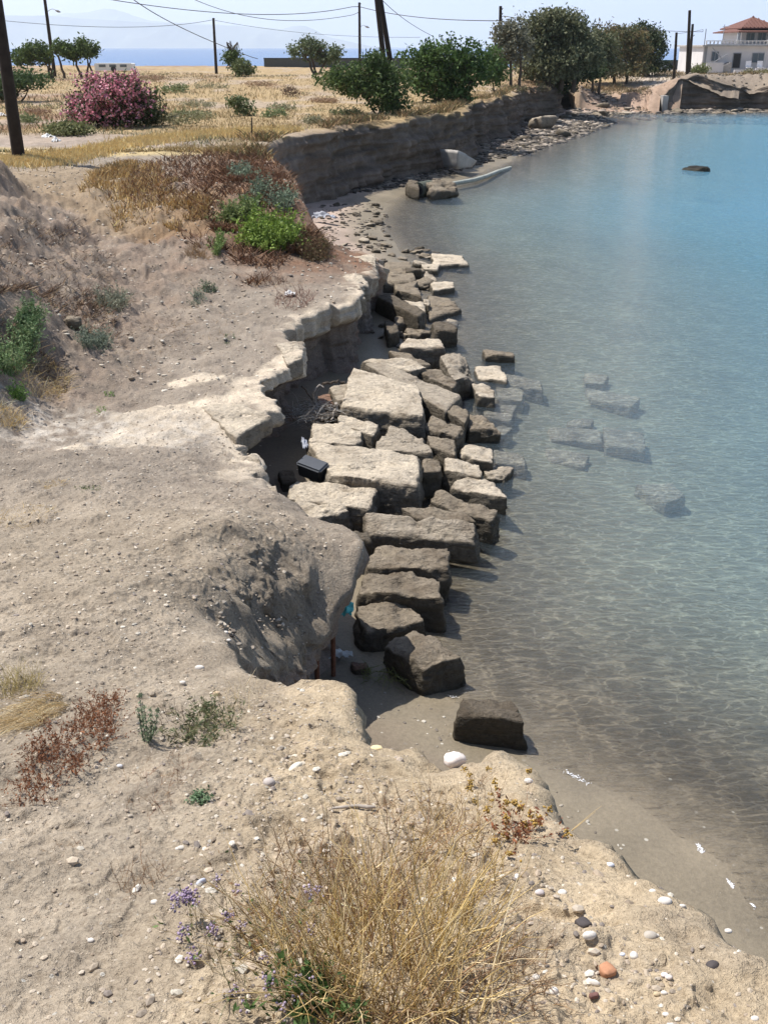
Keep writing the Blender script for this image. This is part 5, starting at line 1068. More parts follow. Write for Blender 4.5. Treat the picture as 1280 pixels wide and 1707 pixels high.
tree('pine_tree', 'tree', 125, 126, 98, [(103,78,14,10),(115,86,14,12),(122,92,10,9),(95,82,8,8)], [[(108,126),(98,96),(92,88)],[(136,126),(128,100),(118,92)]], 'middle pine by the sea with a thin open crown', LG, leaf=.15, n=1900, trunk_r=.13, group=TG)
tree('pine_tree', 'tree', 148, 126, 98, [(138,74,12,11),(146,86,13,12),(158,84,9,9),(134,84,8,12)], [[(144,126),(148,104),(142,90)],[(158,126),(150,106),(152,92)]], 'rightmost pine by the sea with two slender trunks', LG, leaf=.15, n=1900, trunk_r=.11, group=TG)
tree('bare_top_sapling', 'tree', 400, 136, 88, [(388,98,14,13),(386,90,12,7),(394,106,10,8)], [[(396,136),(390,110),(386,84),(384,68)],[(386,84),(378,70)],[(387,86),(396,70)]], 'small green tree with a bare twiggy top in the middle of the field', LG, leaf=.12, n=1500, trunk_r=.06)
tree('shrub', 'shrub', 404, 137, 86, [(404,120,16,14),(410,126,14,10)], [[(404,137),(405,125)]], 'round bush at the foot of the bare topped sapling', [(.11, .14, .055), (.14, .17, .07)], leaf=.11, n=1300, trunk_r=.05)
tree('tamarisk_tree', 'tree', 525, 118, 92, [(505,84,20,14),(530,82,20,16),(556,88,16,12),(515,72,16,12),(545,98,20,12),(490,86,12,6)], [[(526,122),(515,104),(508,92)],[(527,122),(521,100),(520,86)],[(529,122),(540,108),(548,96)]], 'grey green tamarisk leaning left in front of the sea', [(.12, .15, .075), (.16, .19, .105), (.09, .13, .055)], leaf=.13, n=3200, hole=.06, trunk_r=.12)
tree('leafy_shrub', 'shrub', 640, 197, 46, [(560,130,32,18),(590,125,36,22),(625,122,38,22),(650,130,34,26),(600,148,40,14),(640,160,34,26),(655,180,26,20),(625,96,18,12)],
     [[(640,198),(625,168),(590,140)],[(645,198),(640,160),(635,130)],[(652,198),(655,160),(650,135)],[(628,196),(612,165),(600,150)],[(660,198),(668,170)]], 'wide green shrub hanging over the cliff rim on many thin stems', LG, leaf=.085, n=8500, trunk_r=.045)
tree('shrub', 'shrub', 402, 200, 44, [(400,180,20,14),(410,190,16,12),(392,172,12,8)], [[(402,204),(400,185)],[(406,204),(412,185)]], 'small airy shrub beside the thin stake', [(.11, .14, .06), (.15, .18, .08)], leaf=.075, n=800, hole=.12, trunk_r=.02)
tree('shrub', 'shrub', 455, 205, 43, [(450,200,12,6),(465,196,10,6)], [[(455,207),(455,200)]], 'yellow green weed cluster near the cliff corner', [(.22, .28, .13), (.26, .3, .16)], leaf=.06, n=420, trunk_r=.01)
tree('shrub', 'dead shrub', 485, 155, 62, [(480,145,18,10),(492,150,14,8)], [[(485,158),(480,140)],[(486,158),(492,142)],[(484,158),(474,146)]], 'leafless brown bush in the open field', [(.16, .10, .07), (.2, .13, .09)], leaf=.05, n=420, trunk_r=.03, sprays=50)
tree('shrub', 'shrub', 285, 148, 66, [(285,143,24,5),(300,140,14,5)], [[(285,149),(286,144)]], 'faint green patch of bush behind the oleander', [(.22, .25, .12)], leaf=.08, n=700, trunk_r=.02)
for i_, (px, py, rx, ry, cl) in enumerate([(330,175,30,5,0),(250,140,26,4,1),(470,182,24,5,0),(540,168,22,5,1),(350,152,34,4,0),(430,150,26,4,1),(575,190,24,6,2),(520,205,20,5,0),(40,205,22,6,2),(60,190,26,5,1),(310,195,26,5,2)]):
    Y = 2.6/tan(PITCH+atan((py+3-CY)/F)); lab = ['low greyish scrub patch in the field between oleander and sapling','faint russet scrub patch behind the oleander','dull scrub patch in the open field left of the leafless bush','russet scrub patch right of the leafless bush','long flat grey green scrub patch behind the airy shrub','thin russet scrub patch below the bare topped sapling','low green scrub patch left of the wide cliff shrub','greyish scrub patch near the cliff rim','green scrub patch behind the nearest pole','russet scrub patch left of the oleander','green scrub patch right of the oleander foot'][i_]
    tree('shrub', 'scrub', px, py+3, Y, [(px, py, rx, ry*1.6), (px+rx*.6, py+1, rx*.5, ry)], [[(px, py+3), (px, py)]], lab, [[(.25,.25,.15),(.3,.28,.18)],[(.3,.2,.13),(.36,.25,.17)],[(.17,.2,.09),(.2,.23,.11)]][cl], leaf=.05, n=700, trunk_r=.015, hole=.05)
tree('leafy_bush', 'bush', 745, 172, 56, [(700,100,34,24),(740,92,38,32),(780,92,30,26),(720,130,44,28),(770,128,34,30),(745,155,40,16),(800,112,22,22),(772,160,18,16),(700,140,24,20)], [[(735,175),(725,145),(705,115)],[(750,175),(752,140),(745,105)],[(765,175),(775,140),(785,108)],[(772,168),(790,140)]],
     'large bright green bush at the cliff edge right of the twin poles', [(.075, .13, .035), (.10, .165, .045), (.055, .095, .03)], leaf=.11, n=9500, trunk_r=.07)
tree('leafy_bush', 'bush', 822, 155, 66, [(820,100,20,24),(826,125,18,22),(808,120,14,18)], [[(824,156),(820,130),(818,110)]], 'smaller upright green bush between the big green one and the grey trees', [(.085, .14, .04), (.11, .17, .05)], leaf=.11, n=2500, trunk_r=.05)
TH = 'dense olive green trees behind the cliff end'
tree('tamarisk_tree', 'tree', 850, 128, 76, [(840,60,18,22),(858,46,20,22),(850,85,26,26),(865,70,26,30),(835,92,18,24)], [[(852,128),(850,90),(848,62)],[(866,128),(868,90),(862,55)]], 'thin grey leaved tree, leftmost of the dense trees behind the cliff end', GG, leaf=.13, n=4200, hole=.08, trunk_r=.12, group=TH)
tree('tamarisk_tree', 'tree', 925, 135, 82, [(905,40,30,22),(940,32,30,18),(925,60,44,30),(960,62,32,30),(895,75,34,30),(940,95,50,28),(905,108,40,20),(920,124,46,10),(975,90,30,30),(920,28,22,12)], [[(915,135),(910,95),(900,60)],[(935,135),(940,95),(935,55)],[(955,132),(965,95)]], 'tallest of the dense trees behind the cliff end', OL, leaf=.15, n=19000, hole=-.05, trunk_r=.2, group=TH)
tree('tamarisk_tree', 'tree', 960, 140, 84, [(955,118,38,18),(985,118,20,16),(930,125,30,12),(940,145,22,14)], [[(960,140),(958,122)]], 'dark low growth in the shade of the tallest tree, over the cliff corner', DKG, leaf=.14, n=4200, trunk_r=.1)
tree('tamarisk_tree', 'tree', 990, 132, 97, [(985,90,28,34),(1000,108,30,20),(975,112,26,18),(1010,78,22,24)], [[(988,132),(985,100)],[(1000,131),(1004,95)]], 'olive tree filling the gap between the tallest tree and the brownish one', OL+DKG[:1], leaf=.15, n=8000, hole=-.06, trunk_r=.14, group=TH)
tree('tamarisk_tree', 'tree', 1030, 122, 111, [(1005,62,28,20),(1035,58,30,18),(1020,88,38,24),(1050,85,30,24),(1000,92,20,18),(1040,108,34,12),(1030,118,46,9),(1002,112,28,14),(985,84,26,34),(1060,70,20,22)], [[(1025,123),(1020,90)],[(1045,123),(1048,90)]], 'brownish green tree standing right of the tallest one', BRG+OL[2:], leaf=.17, n=13000, hole=-.06, trunk_r=.18, group=TH)
tree('tamarisk_tree', 'tree', 1085, 118, 118, [(1075,48,18,12),(1090,62,20,16),(1080,84,26,20),(1070,66,22,20),(1095,78,14,16),(1080,106,28,12),(1078,115,28,7)], [[(1082,118),(1080,85)]], 'darker tree at the right end of the dense row, beside the van', DKG+OL[2:], leaf=.16, n=8000, hole=-.06, trunk_r=.16, group=TH)
tree('shrub', 'bush', 1166, 118, 118, [(1166,110,14,10),(1160,113,10,8),(1172,114,8,7)], [[(1166,119),(1166,111)]], 'round light green bush at the left corner of the house', [(.16, .19, .07), (.2, .22, .09)], leaf=.12, n=1300, trunk_r=.05)
tree('shrub', 'bush', 1250, 120, 117, [(1246,117,10,4),(1262,118,12,3),(1275,117,10,4)], [[(1250,122),(1250,118)]], 'low dry green bush in front of the house terrace', [(.18, .18, .08), (.22, .19, .1)], leaf=.1, n=700, trunk_r=.03)
tree('climbing_plant', 'climbing plant', 1208, 118, 124, [(1206,92,6,5),(1209,104,7,10),(1212,114,5,7),(1200,90,5,3)], [[(1208,120),(1209,105),(1204,92)]], 'dark creeper arching over the steps of the house', DKG, leaf=.12, n=1600, trunk_r=.05, depth=.5)
for i, (px, py, Y) in enumerate([(870,150,72),(905,150,76),(990,142,98),(1010,150,100),(1045,146,104),(1075,150,104),(955,150,86),(1030,140,108)]):
    tree('shrub', 'shrub', px, py, Y, [(px, py-4, 11, 4)], [[(px, py), (px, py-3)]], 'dull low shrub scattered on the slope of the far beach' if i not in (0, 1) else ('dry low shrub on the cliff rim under the grey leaved tree' if i == 0 else 'dry low shrub on the cliff rim under the tallest tree'), [(.2, .19, .1), (.22, .16, .1)], leaf=.08, n=240, trunk_r=.02, group='low shrubs on the slope of the far beach' if i > 1 else None)

# ------------------------------------------------------------------ poles and wires
def pole(bx, by, Y, tx, ty, r, label, arms=(), lamp=None, name='utility_pole', Yt=None):
    b = at(bx, by, Y); z0 = gz(b[0], Y); print('POLE', label, round(z0-b[2], 2)) if abs(z0-b[2]) > .3 else 0; top = at(tx, ty, Yt or Y); root = empty(name, (b[0], Y, z0), label, 'utility pole')
    mb = MB(); pts = np.array([np.array((b[0], Y, z0-.3))*(1-t)+np.array(top)*t for t in np.linspace(0, 1, 8)]); mb.tube(pts, r*np.linspace(1.1, .8, 8), 10)
    child(mb.build('pole', WOOD, None, True), root)
    for a in arms:
        mb = MB(); q = np.array(top)*(1-a)+np.array((b[0], Y, z0))*a; mb.tube([q+[-.05, -.22, 0], q+[.12, -.22, 0], q+[.16, -.22, .12]], [.03, .03, .05], 6); child(mb.build('insulator', CABLE), root)
    if lamp:
        mb = MB(); f, L = lamp; q = np.array(top)*(1-f)+np.array((b[0], Y, z0))*f; t = np.linspace(0, 1, 6)
        mb.tube(np.stack([q[0]+L*t, q[1]+0*t, q[2]+.35*np.sin(t*2.6)], 1), .025, 6); a = child(mb.build('lamp_arm', LAMPM, None, True), root)
        e = np.array([q[0]+L, q[1], q[2]+.35*np.sin(2.6)]); mb = MB(); mb.tube([e+[-.12, 0, .05], e+[.12, 0, -.02], e+[.36, 0, -.10]], [.05, .12, .04], 8); child(mb.build('lamp_head', LAMPM, None, True), root)
    return top
LAMPM = plain('grey_lamp', (.33, .33, .34), .5, .1)
T1 = pole(32, 262, 27.5, -36, -216, .15, 'nearest thick wooden pole leaning left, at the left edge')
T2 = pole(92, 127, 108, 72, -25, .17, 'wooden pole with a small lamp rising through the pines', arms=(.1,), lamp=(.30, 1.0))
T3 = pole(361, 122, 122, 356, 30, .16, 'plain wooden pole in the middle of the field by the small sapling', arms=(.03,))
T4 = pole(600, 118, 128, 599, 4, .17, 'plain pole with a tiny lamp, left of the leaning twin poles', arms=(.03,), lamp=(.36, .75))
T5 = pole(650, 185, 52, 627, -8, .14, 'left one of the leaning twin poles behind the wide green shrub')
T6 = pole(664, 186, 52.5, 633, -8, .14, 'right one of the leaning twin poles behind the wide green shrub')
T7 = pole(832, 130, 92, 834, 10, .15, 'pole with bracket pegs rising behind the thin grey tree', arms=(.05, .12, .2))
T8 = pole(826, 128, 120, 825, 43, .14, 'short distant pole just left of the pegged one')
T9 = pole(1146, 125, 104, 1149, 17, .16, 'tallest of the poles near the house')
T10 = pole(1148, 122, 112, 1154, 40, .15, 'leaning pole with a box, touching the tallest one near the house', arms=(.22,))
T11 = pole(1124, 120, 112, 1127, 54, .15, 'shorter pole left of the tallest one near the house')
pole(420, 236, 33, 420, 196, .025, 'thin metal stake standing in the grass by the airy shrub', name='stake')
def wire(pts, r, label, sag=None):
    a = np.array([at(*p) for p in pts]); 
    t = np.linspace(0, len(a)-1, 40); 
    # smooth curve through surveyed points (quadratic fit per axis against pixel x)
    u = np.linspace(0, 1, len(a)); T_ = np.linspace(0, 1, 40); deg = min(len(a)-1, 2)
    cur = np.stack([np.polyval(np.polyfit(u, a[:, i], deg), T_) for i in range(3)], 1); cur[0] = a[0]; cur[-1] = a[-1]
    mb = MB(); mb.tube(cur, r, 5, cap=False); o = mb.build('wire', CABLE, None, True); origin(o, cur[0]); tag(o, label, 'wire', 'overhead wires')
wire([(60,-25,105),(220,8,110),(350,20,115),(430,22,119),(520,19,124),(599,11,128)], .035, 'thick wire running left from the plain pole with a tiny lamp')
wire([(599,11,128),(640,20,122),(690,28,113),(760,34,103),(834,34,92)], .035, 'thick wire from the plain lamp pole to the pegged pole')
wire([(300,-10,100),(350,8,106),(430,26,112),(480,36,118),(530,37,122),(599,20,128)], .028, 'sagging wire that crosses below the thick one')
wire([(205,-12,70),(262,22,78),(310,48,86),(358,74,94),(430,98,104)], .030, 'wire slanting steeply down to the right across the mountains')
wire([(-40,28,112),(70,42,110),(200,46,114),(290,40,118),(357,33,122)], .022, 'thin wire crossing in front of the mountains at left')
wire([(357,33,122),(420,45,122),(520,56,124),(600,61,126),(700,62,110)], .018, 'faint thin wire right of the plain field pole')
wire([(633,-4,52.5),(665,26,60),(690,42,66),(720,60,72)], .016, 'guy wire dropping right from the twin poles')
wire([(834,30,92),(900,30,100),(980,40,108),(1060,52,110),(1127,58,112),(1171,49,118)], .022, 'wire running from the pegged pole to the house corner')
wire([(1127,56,112),(1152,53,112),(1171,49,118)], .018, 'short wire by the poles near the house')

# ------------------------------------------------------------------ the house
WHITEW = plain('white_wall', (.62, .60, .60), .9, .08, .6); TILE = plain('roof_tile', (.15, .07, .055), .85, .3, 6, .02); GREYC = plain('grey_concrete', (.40, .38, .36), .9, .2, 2, .01)
DARKW = plain('dark_opening', (.025, .025, .03), .4, .2); GLASS = plain('window_glass', (.10, .13, .16), .12, .1, spec=.6); BAL = plain('white_baluster', (.66, .64, .62), .85, .1); FRM = plain('grey_frame', (.30, .31, .33), .6, .1)
HY = 122.0
def hx(px): return at(px, 100, HY)[0]
def hz(py): return at(1200, py, HY)[2]
hroot = empty('house', (hx(1230), HY, hz(122)), 'white two storey house with a red tiled roof and balustraded terrace', 'house')
mb = MB(); mb.box((hx(1170), HY, hz(124)-1), (hx(1420), HY+10, hz(77.5))); W0 = mb.build('ground_floor', WHITEW, hroot)
mb = MB(); mb.box((hx(1166), HY-.5, hz(77.5)), (hx(1422), HY+10.3, hz(75))); mb.build('terrace_slab', GREYC, hroot)
mb = MB(); mb.box((hx(1241), HY+2.2, hz(75)), (hx(1299), HY+9, hz(51))); mb.build('upper_floor', WHITEW, hroot)
# roofs: lower skirt roof and the hipped main roof
def hip(x0, x1, y0, y1, z0, xr0, xr1, yr, z1, th=.12):
    V = [(x0,y0,z0),(x1,y0,z0),(x1,y1,z0),(x0,y1,z0),(xr0,yr,z1),(xr1,yr,z1)]; V += [(a,b,c-th) for a,b,c in V]
    mb = MB(); mb.add(V, [(0,1,5,4),(2,3,4,5),(7,6,10,11),(9,8,11,10),(0,6,7,1),(2,8,9,3),(1,7,8,2),(3,9,6,0)]); mb.add(V, [(1,2,5),(3,0,4),(8,7,11),(6,9,10)]); return mb
rf = hip(hx(1226), hx(1313), HY+.3, HY+10, hz(52), hx(1240), hx(1299), HY+5, hz(46)).build('skirt_roof', TILE, hroot)
rf2 = hip(hx(1236), hx(1303), HY+1.6, HY+9.6, hz(46)+.02, hx(1268.5), hx(1270.5), HY+5, hz(26)).build('roof', TILE, hroot)
mb = MB()
for i in range(11):
    x = hx(1238)+i*.42
    if x < hx(1268): z1 = hz(46)+(hz(26)-hz(46))*(x-hx(1236))/(hx(1268)-hx(1236))
    else: z1 = hz(26)-(hz(26)-hz(46))*(x-hx(1270))/(hx(1303)-hx(1270))
    t = (z1-hz(46))/(hz(26)-hz(46)); mb.tube([(x, HY+1.58, hz(46)+.06), (x, HY+1.6+3.4*t, z1+.06)], .07, 4)
mb.build('tile_ridge', TILE, None); o = bpy.data.objects['tile_ridge']; o.parent = rf2
mb = MB(); mb.box((hx(1268), HY+4.6, hz(34)), (hx(1269.6), HY+5.1, hz(25))); mb.build('chimney', TILE, hroot)
for px in (1229, 1300): mb = MB(); mb.box((hx(px)-.14, HY+.6, hz(74)), (hx(px)+.14, HY+.9, hz(52.3))); mb.build('porch_column', FRM, hroot)
def window(x0, y0, x1, y1, yo, door=False):
    mb = MB(); mb.box((hx(x0), HY+yo-.06, hz(y1)), (hx(x1), HY+yo-.01, hz(y0))); f = mb.build('door' if door else 'window', FRM, hroot)
    mb = MB(); m = (hx(x0)+hx(x1))/2
    if door: mb.box((hx(x0)+.08, HY+yo-.09, hz(y1)+.03), (hx(x1)-.08, HY+yo-.065, hz(y0)-.08), None)
    else: mb.box((hx(x0)+.07, HY+yo-.09, hz(y1)+.07), (m-.05, HY+yo-.065, hz(y0)-.07)); mb.box((m+.05, HY+yo-.09, hz(y1)+.07), (hx(x1)-.07, HY+yo-.065, hz(y0)-.07))
    g_ = mb.build('door_panel' if door else 'pane', DARKW if door else GLASS, None); g_.parent = f
window(1220, 88, 1234, 113.5, 0, True); window(1252, 88, 1272, 104.5, 0); window(1248.5, 53.5, 1262.5, 67.5, 2.2); window(1268, 53.5, 1282, 67.5, 2.2); window(1184, 86, 1196, 102, 0)
# balustrade: each baluster its own part
bz0, bz1 = hz(75), hz(67.5); bal = None
for i in range(44):
    x = hx(1172)+i*.42
    if bal is None:
        mb = MB(); zs = np.linspace(bz0+.08, bz1-.08, 7); mb.tube([(x, HY-.3, z) for z in zs], [.06, .05, .10, .11, .06, .05, .07], 8); bal = mb.build('baluster', BAL, hroot, True); x0_ = x
    elif i % 8 == 0:
        mb = MB(); mb.box((x-.12, HY-.42, bz0), (x+.12, HY-.18, bz1+.05)); mb.build('baluster_post', BAL, hroot)
    else:
        c = bal.copy(); COL.objects.link(c); c.parent = hroot; c.matrix_parent_inverse = bal.matrix_parent_inverse.copy(); c.location = (x-x0_, 0, 0)
mb = MB(); mb.box((hx(1171), HY-.44, bz1-.09), (hx(1420), HY-.16, bz1-.0)); mb.build('handrail', BAL, hroot)
mb = MB(); mb.box((hx(1171), HY-.44, bz0), (hx(1420), HY-.16, bz0+.09)); mb.build('base_rail', BAL, hroot)
# outside steps with a stringer
mb = MB()
for i in range(9):
    a = i/9; mb.box((hx(1181)+a*2.2, HY-1.2, hz(120)+(1-a)*0), (hx(1181)+a*2.2+.26, HY-.2, hz(118)+a*1.0)) 
mb.build('outside_steps', GREYC, hroot)
mb = MB(); mb.tube([(hx(1178), HY-1.3, hz(79)), (hx(1196), HY-1.3, hz(97))], .05, 5); mb.tube([(hx(1184), HY-1.3, hz(103)), (hx(1204), HY-1.3, hz(90))], .05, 5); mb.build('stair_rail', FRM, hroot)
mb = MB(); mb.box((hx(1172), HY-1.4, hz(121)), (hx(1200), HY-1.25, hz(104))); mb.build('side_wall', WHITEW, hroot)
mb = MB(); mb.box((hx(1215), HY-2.2, hz(124)), (hx(1250), HY-2.0, hz(115.5))); mb.box((hx(1250), HY-2.2, hz(124)), (hx(1278), HY-2.02, hz(113))); mb.build('terrace_wall', WHITEW, hroot)
for px in (1172.5, 1175): mb = MB(); mb.tube([(hx(px), HY-.08, hz(110)), (hx(px), HY-.08, hz(78))], .05, 6); mb.build('drain_pipe', FRM, hroot)
mb = MB(); mb.tube([(hx(1208.5), HY+2, hz(75)), (hx(1209), HY+2, hz(40))], .035, 6); mb.tube([(hx(1206), HY+2, hz(44)), (hx(1217), HY+2, hz(43))], .025, 4)
for i in range(5): mb.tube([(hx(1209.5+i*1.6), HY+1.7, hz(43.6)), (hx(1209.5+i*1.6), HY+2.3, hz(43.3))], .018, 4)
mb.build('aerial', FRM, hroot)
mb = MB(); mb.tube([(hx(1171), HY+.2, hz(75)), (hx(1171), HY+.2, hz(48))], .05, 6); mb.build('wire_mast', FRM, hroot)
# garden furniture before the door
PLW = plain('white_plastic', (.75, .75, .78), .5, .05)
def chair(x, lab):
    r_ = empty('garden_chair', (x, HY-1.2, hz(121)), lab, 'chair', 'white chairs before the house'); z = hz(121)
    mb = MB(); mb.box((x-.3, HY-1.5, z+.5), (x+.3, HY-.95, z+.58)); child(mb.build('seat', PLW), r_)
    mb = MB(); mb.box((x-.3, HY-.93, z+.58), (x+.3, HY-.87, z+1.2)); child(mb.build('backrest', PLW), r_)
    for sx in (-.26, .22):
        for sy in (-1.48, -.98): mb = MB(); mb.box((x+sx, HY+sy, z-.1), (x+sx+.05, HY+sy+.05, z+.5)); child(mb.build('leg', PLW), r_)
chair(hx(1243), 'white plastic chair between the dark door and the window of the house'); chair(hx(1262), 'white plastic chair under the ground floor window of the house')

# sea walls, van, caravan
def wall(name, x0, x1, Y, py0, mat_, label, th=.4, cap=None):
    a = at(x0, 100, Y)[0]; b_ = at(x1, 100, Y)[0]; z1 = at(x0, py0, Y)[2]; r_ = empty(name, ((a+b_)/2, Y, 1.8), label, 'wall')
    mb = MB(); n_ = 10
    for i in range(n_): mb.box((a+(b_-a)*i/n_+.01, Y, .8), (a+(b_-a)*(i+1)/n_-.01, Y+th, z1)); 
    mb = MB(); mb.box((a, Y, .8), (b_, Y+th, z1-.12)); child(mb.build('wall_panel', mat_), r_)
    mb = MB(); mb.box((a-.05, Y-.05, z1-.12), (b_+.05, Y+th+.05, z1)); child(mb.build('coping', cap or mat_), r_)
DKB = plain('dark_wall', (.05, .06, .075), .8, .2, 1.0); DKC = plain('dark_coping', (.03, .07, .06), .7, .2)
wall('sea_wall', 1055, 1171, 150, 100, DKB, 'dark blue sea wall behind the far car park', cap=DKC)
wall('sea_wall', 440, 800, 158, 96.5, plain('grey_wall', (.09, .10, .10), .9, .2), 'long low dark wall between the field and the sea', cap=DKB)
def van(px, py, Y, wpx, hpx, col, label, name='parked_van', facing=1):
    c = at(px, py, Y); z0 = gz(c[0], Y); mpp = Y/F*1.1; L = wpx*mpp; Hh = hpx*mpp; Wd = 1.8; body = plain(name+'_paint', col, .35, .04, spec=.5)
    r_ = empty(name, (c[0], Y, z0), label, 'van' if 'van' in name and 'cara' not in name else 'caravan'); x0 = c[0]-L/2
    prof = [(0, .18), (0, .75), (.05, .96), (.12, 1.0), (.66, 1.0), (.78, .62), (.97, .48), (1, .35), (1, .18)] if 'cara' not in name else [(0, .16), (0, .92), (.03, 1), (.97, 1), (1, .92), (1, .16)]
    if facing < 0: prof = [(1-a, b) for a, b in prof][::-1]
    V = [(x0+a*L, Y, z0+b*Hh) for a, b in prof]+[(x0+a*L, Y+Wd, z0+b*Hh) for a, b in prof]; n_ = len(prof)
    import bmesh
    bm = bmesh.new(); vs = [bm.verts.new(v) for v in V]; bm.faces.new(vs[:n_][::-1]); bm.faces.new(vs[n_:])
    for i in range(n_): j = (i+1) % n_; bm.faces.new((vs[i], vs[j], vs[n_+j], vs[n_+i]))
    bmesh.ops.recalc_face_normals(bm, faces=bm.faces); me = bpy.data.meshes.new('body'); bm.to_mesh(me); bm.free(); me.materials.append(body); o = bpy.data.objects.new('body', me); COL.objects.link(o); child(o, r_)
    wins = [(.10, .36), (.40, .64)] if 'cara' not in name else [(.12, .3), (.4, .58), (.68, .86)]
    for a, b_ in wins:
        if facing < 0: a, b_ = 1-b_, 1-a
        mb = MB(); mb.box((x0+a*L, Y-.02, z0+.55*Hh), (x0+b_*L, Y-.003, z0+.85*Hh)); child(mb.build('side_window', GLASS), r_)
    for a in ((.18, .8) if 'cara' not in name else (.5,)):
        th = np.linspace(0, 2*pi, 3)[:2]; mb = MB(); mb.tube([(x0+a*L, Y-.05, z0+.3), (x0+a*L, Y+.2, z0+.3)], .3, 16); w_ = child(mb.build('wheel', DARKW, None, True), r_)
van(1096, 113, 132, 34, 15, (.38, .46, .52), 'pale blue van half hidden by the dark tree at the car park', facing=1)
van(190, 118, 128, 52, 11, (.78, .78, .76), 'long white caravan parked by the sea behind the oleander', name='caravan')

# retaining wall end at the small far slipway
mb = MB(); a = at(1100, 160, 93.2); b_ = at(1109, 160, 93.2); mb.box((a[0], 92.2, -.5), (b_[0], 94.5, a[2]+.05)); o = mb.build('concrete_pier', GREYC); origin(o, (a[0], 93, 0)); tag(o, 'squared concrete wall end standing in the water at the far slipway', 'wall')

# ------------------------------------------------------------------ things lying about
# overturned concrete slab with a curved back
def prism(name, outline, zt, zb, m_, label, cat, tilt=0):
    n_ = len(outline); top = [P(a, b, zt if not isinstance(zt, (list, tuple)) else zt[i]) for i, (a, b) in enumerate(outline)]
    c = np.mean(top, 0)
    import bmesh
    bm = bmesh.new(); t_ = [bm.verts.new(v) for v in top]; b2 = [bm.verts.new((c[0]+(v[0]-c[0])*.9, c[1]+(v[1]-c[1])*.9, zb)) for v in top]
    bm.faces.new(t_); bm.faces.new(b2[::-1])
    for i in range(n_): bm.faces.new((t_[i], b2[i], b2[(i+1) % n_], t_[(i+1) % n_]))
    bmesh.ops.recalc_face_normals(bm, faces=bm.faces); bmesh.ops.bevel(bm, geom=bm.edges[:], offset=.03, segments=2, affect='EDGES')
    me = bpy.data.meshes.new(name); bm.to_mesh(me); bm.free(); me.materials.append(m_); o = bpy.data.objects.new(name, me); COL.objects.link(o); origin(o, (c[0], c[1], zb)); return tag(o, label, cat)
stone('concrete_slab', [P(732,247,1.05),P(764,249,1.1),P(797,268,.5),P(756,266,.6)], .25, 3, 'grey curved concrete slab propped on the shaded scree', 'concrete slab', None, k=10, amp=.6, cell=.07, flare=-.25, mat_=GREYC)
def drum(px0, py0, px1, py1, z, r, label, name='concrete_pipe'):
    a = np.array(P(px0, py0, z)); b_ = np.array(P(px1, py1, z)); mb = MB(); d = (b_-a)/np.linalg.norm(b_-a)
    mb.tube([a, b_], [r, r], 20); o = mb.build(name, GREENC, None, False); origin(o, a); return tag(o, label, 'pipe')
GREENC = plain('mossy_concrete', (.09, .10, .08), .9, .3, 3, .02)
drum(697, 317, 716, 313, .22, .28, 'short mossy concrete pipe with a black open mouth at the waterline', 'concrete_pipe')
mb = MB(); a = np.array(P(697, 317, .22)); b9 = np.array(P(716, 313, .22)); b9 = (b9-a)/np.linalg.norm(b9-a); mb.tube([a-b9*.012, a+b9*.02], .19, 18); o = mb.build('pipe_mouth', DARKW); pr = bpy.data.objects['concrete_pipe']; child(o, pr)
mb = MB(); pts = [P(744, 308, .12), P(762, 305, .14), P(790, 300, .13), P(810, 294, .10), P(830, 286, .05), P(850, 280, -.04)]; mb.tube(pts, .085, 10); o = mb.build('long_pipe', plain('pale_pipe', (.36, .38, .34), .8, .2, 3), None, True); origin(o, pts[0]); tag(o, 'long pale pipe running out from the shore into the bay', 'pipe')
stone('boulder', [P(710,299,.5),P(752,297,.45),P(764,314,.3),P(714,317,.35)], -.1, 1, 'lumpy grey green boulder sitting against the short mossy pipe', 'rock', None, k=3, amp=3.0, cell=.05)
stone('boulder', [P(680,296,.5),P(696,300,.5),P(700,314,.4),P(676,308,.4)], -.05, 2, 'black boulder left of the short mossy pipe', 'rock', None, k=4, amp=1.3, cell=.07)
def cloth(name, px, py, z, sx, sy, m_, label, cat, ang=0, amp=.05):
    n_ = 26; u, v = np.meshgrid(np.linspace(-1, 1, n_), np.linspace(-1, 1, n_)); e = 1+.35*fbm(u*1.5+px, v*1.5, oct=3, seed=7); c = P(px, py, z)
    x = u*sx*e; y = v*sy*e; zz = amp*(1+fbm(x*4/sx*.5, y*4/sy*.5, oct=4, seed=8))+amp*.8*np.abs(fbm(x*3/sx, y*3/sy+9, oct=3, seed=18)); ca, sa = cos(ang), sin(ang)
    V = np.stack([c[0]+x*ca-y*sa, c[1]+x*sa+y*ca, c[2]+zz-.5*amp*(u**2+v**2)], -1).reshape(-1, 3); o = np_mesh(name, V, gridfaces(n_, n_), m_); origin(o, c)
    so = o.modifiers.new('thick', 'SOLIDIFY'); so.thickness = .006; return tag(o, label, cat)
cloth('plastic_rag', 541, 364, .30, .38, .12, plain('pale_rag', (.34, .36, .42), .6, .1), 'bluish white plastic rag lying at the foot of the cliff in the small cove', 'rag', ang=-.5, amp=.12)
cloth('turquoise_cloth', 571, 1018, .42, .10, .12, plain('turquoise_weave', (.10, .42, .40), .7, .2, 60), 'crumpled turquoise cloth behind the rusty post', 'cloth', amp=.05)
cloth('plastic_rag', 508, 742, .45, .035, .14, plain('blue_white_rag', (.30, .32, .38), .5, .2), 'narrow whitish plastic strip left of the largest slab', 'rag', ang=.2, amp=.05)
cloth('plastic_scrap', 484, 492, 1.24, .09, .07, plain('white_scrap', (.72, .72, .72), .6, .1), 'small white scrap on the bank edge beside the dead brush', 'litter', amp=.05)
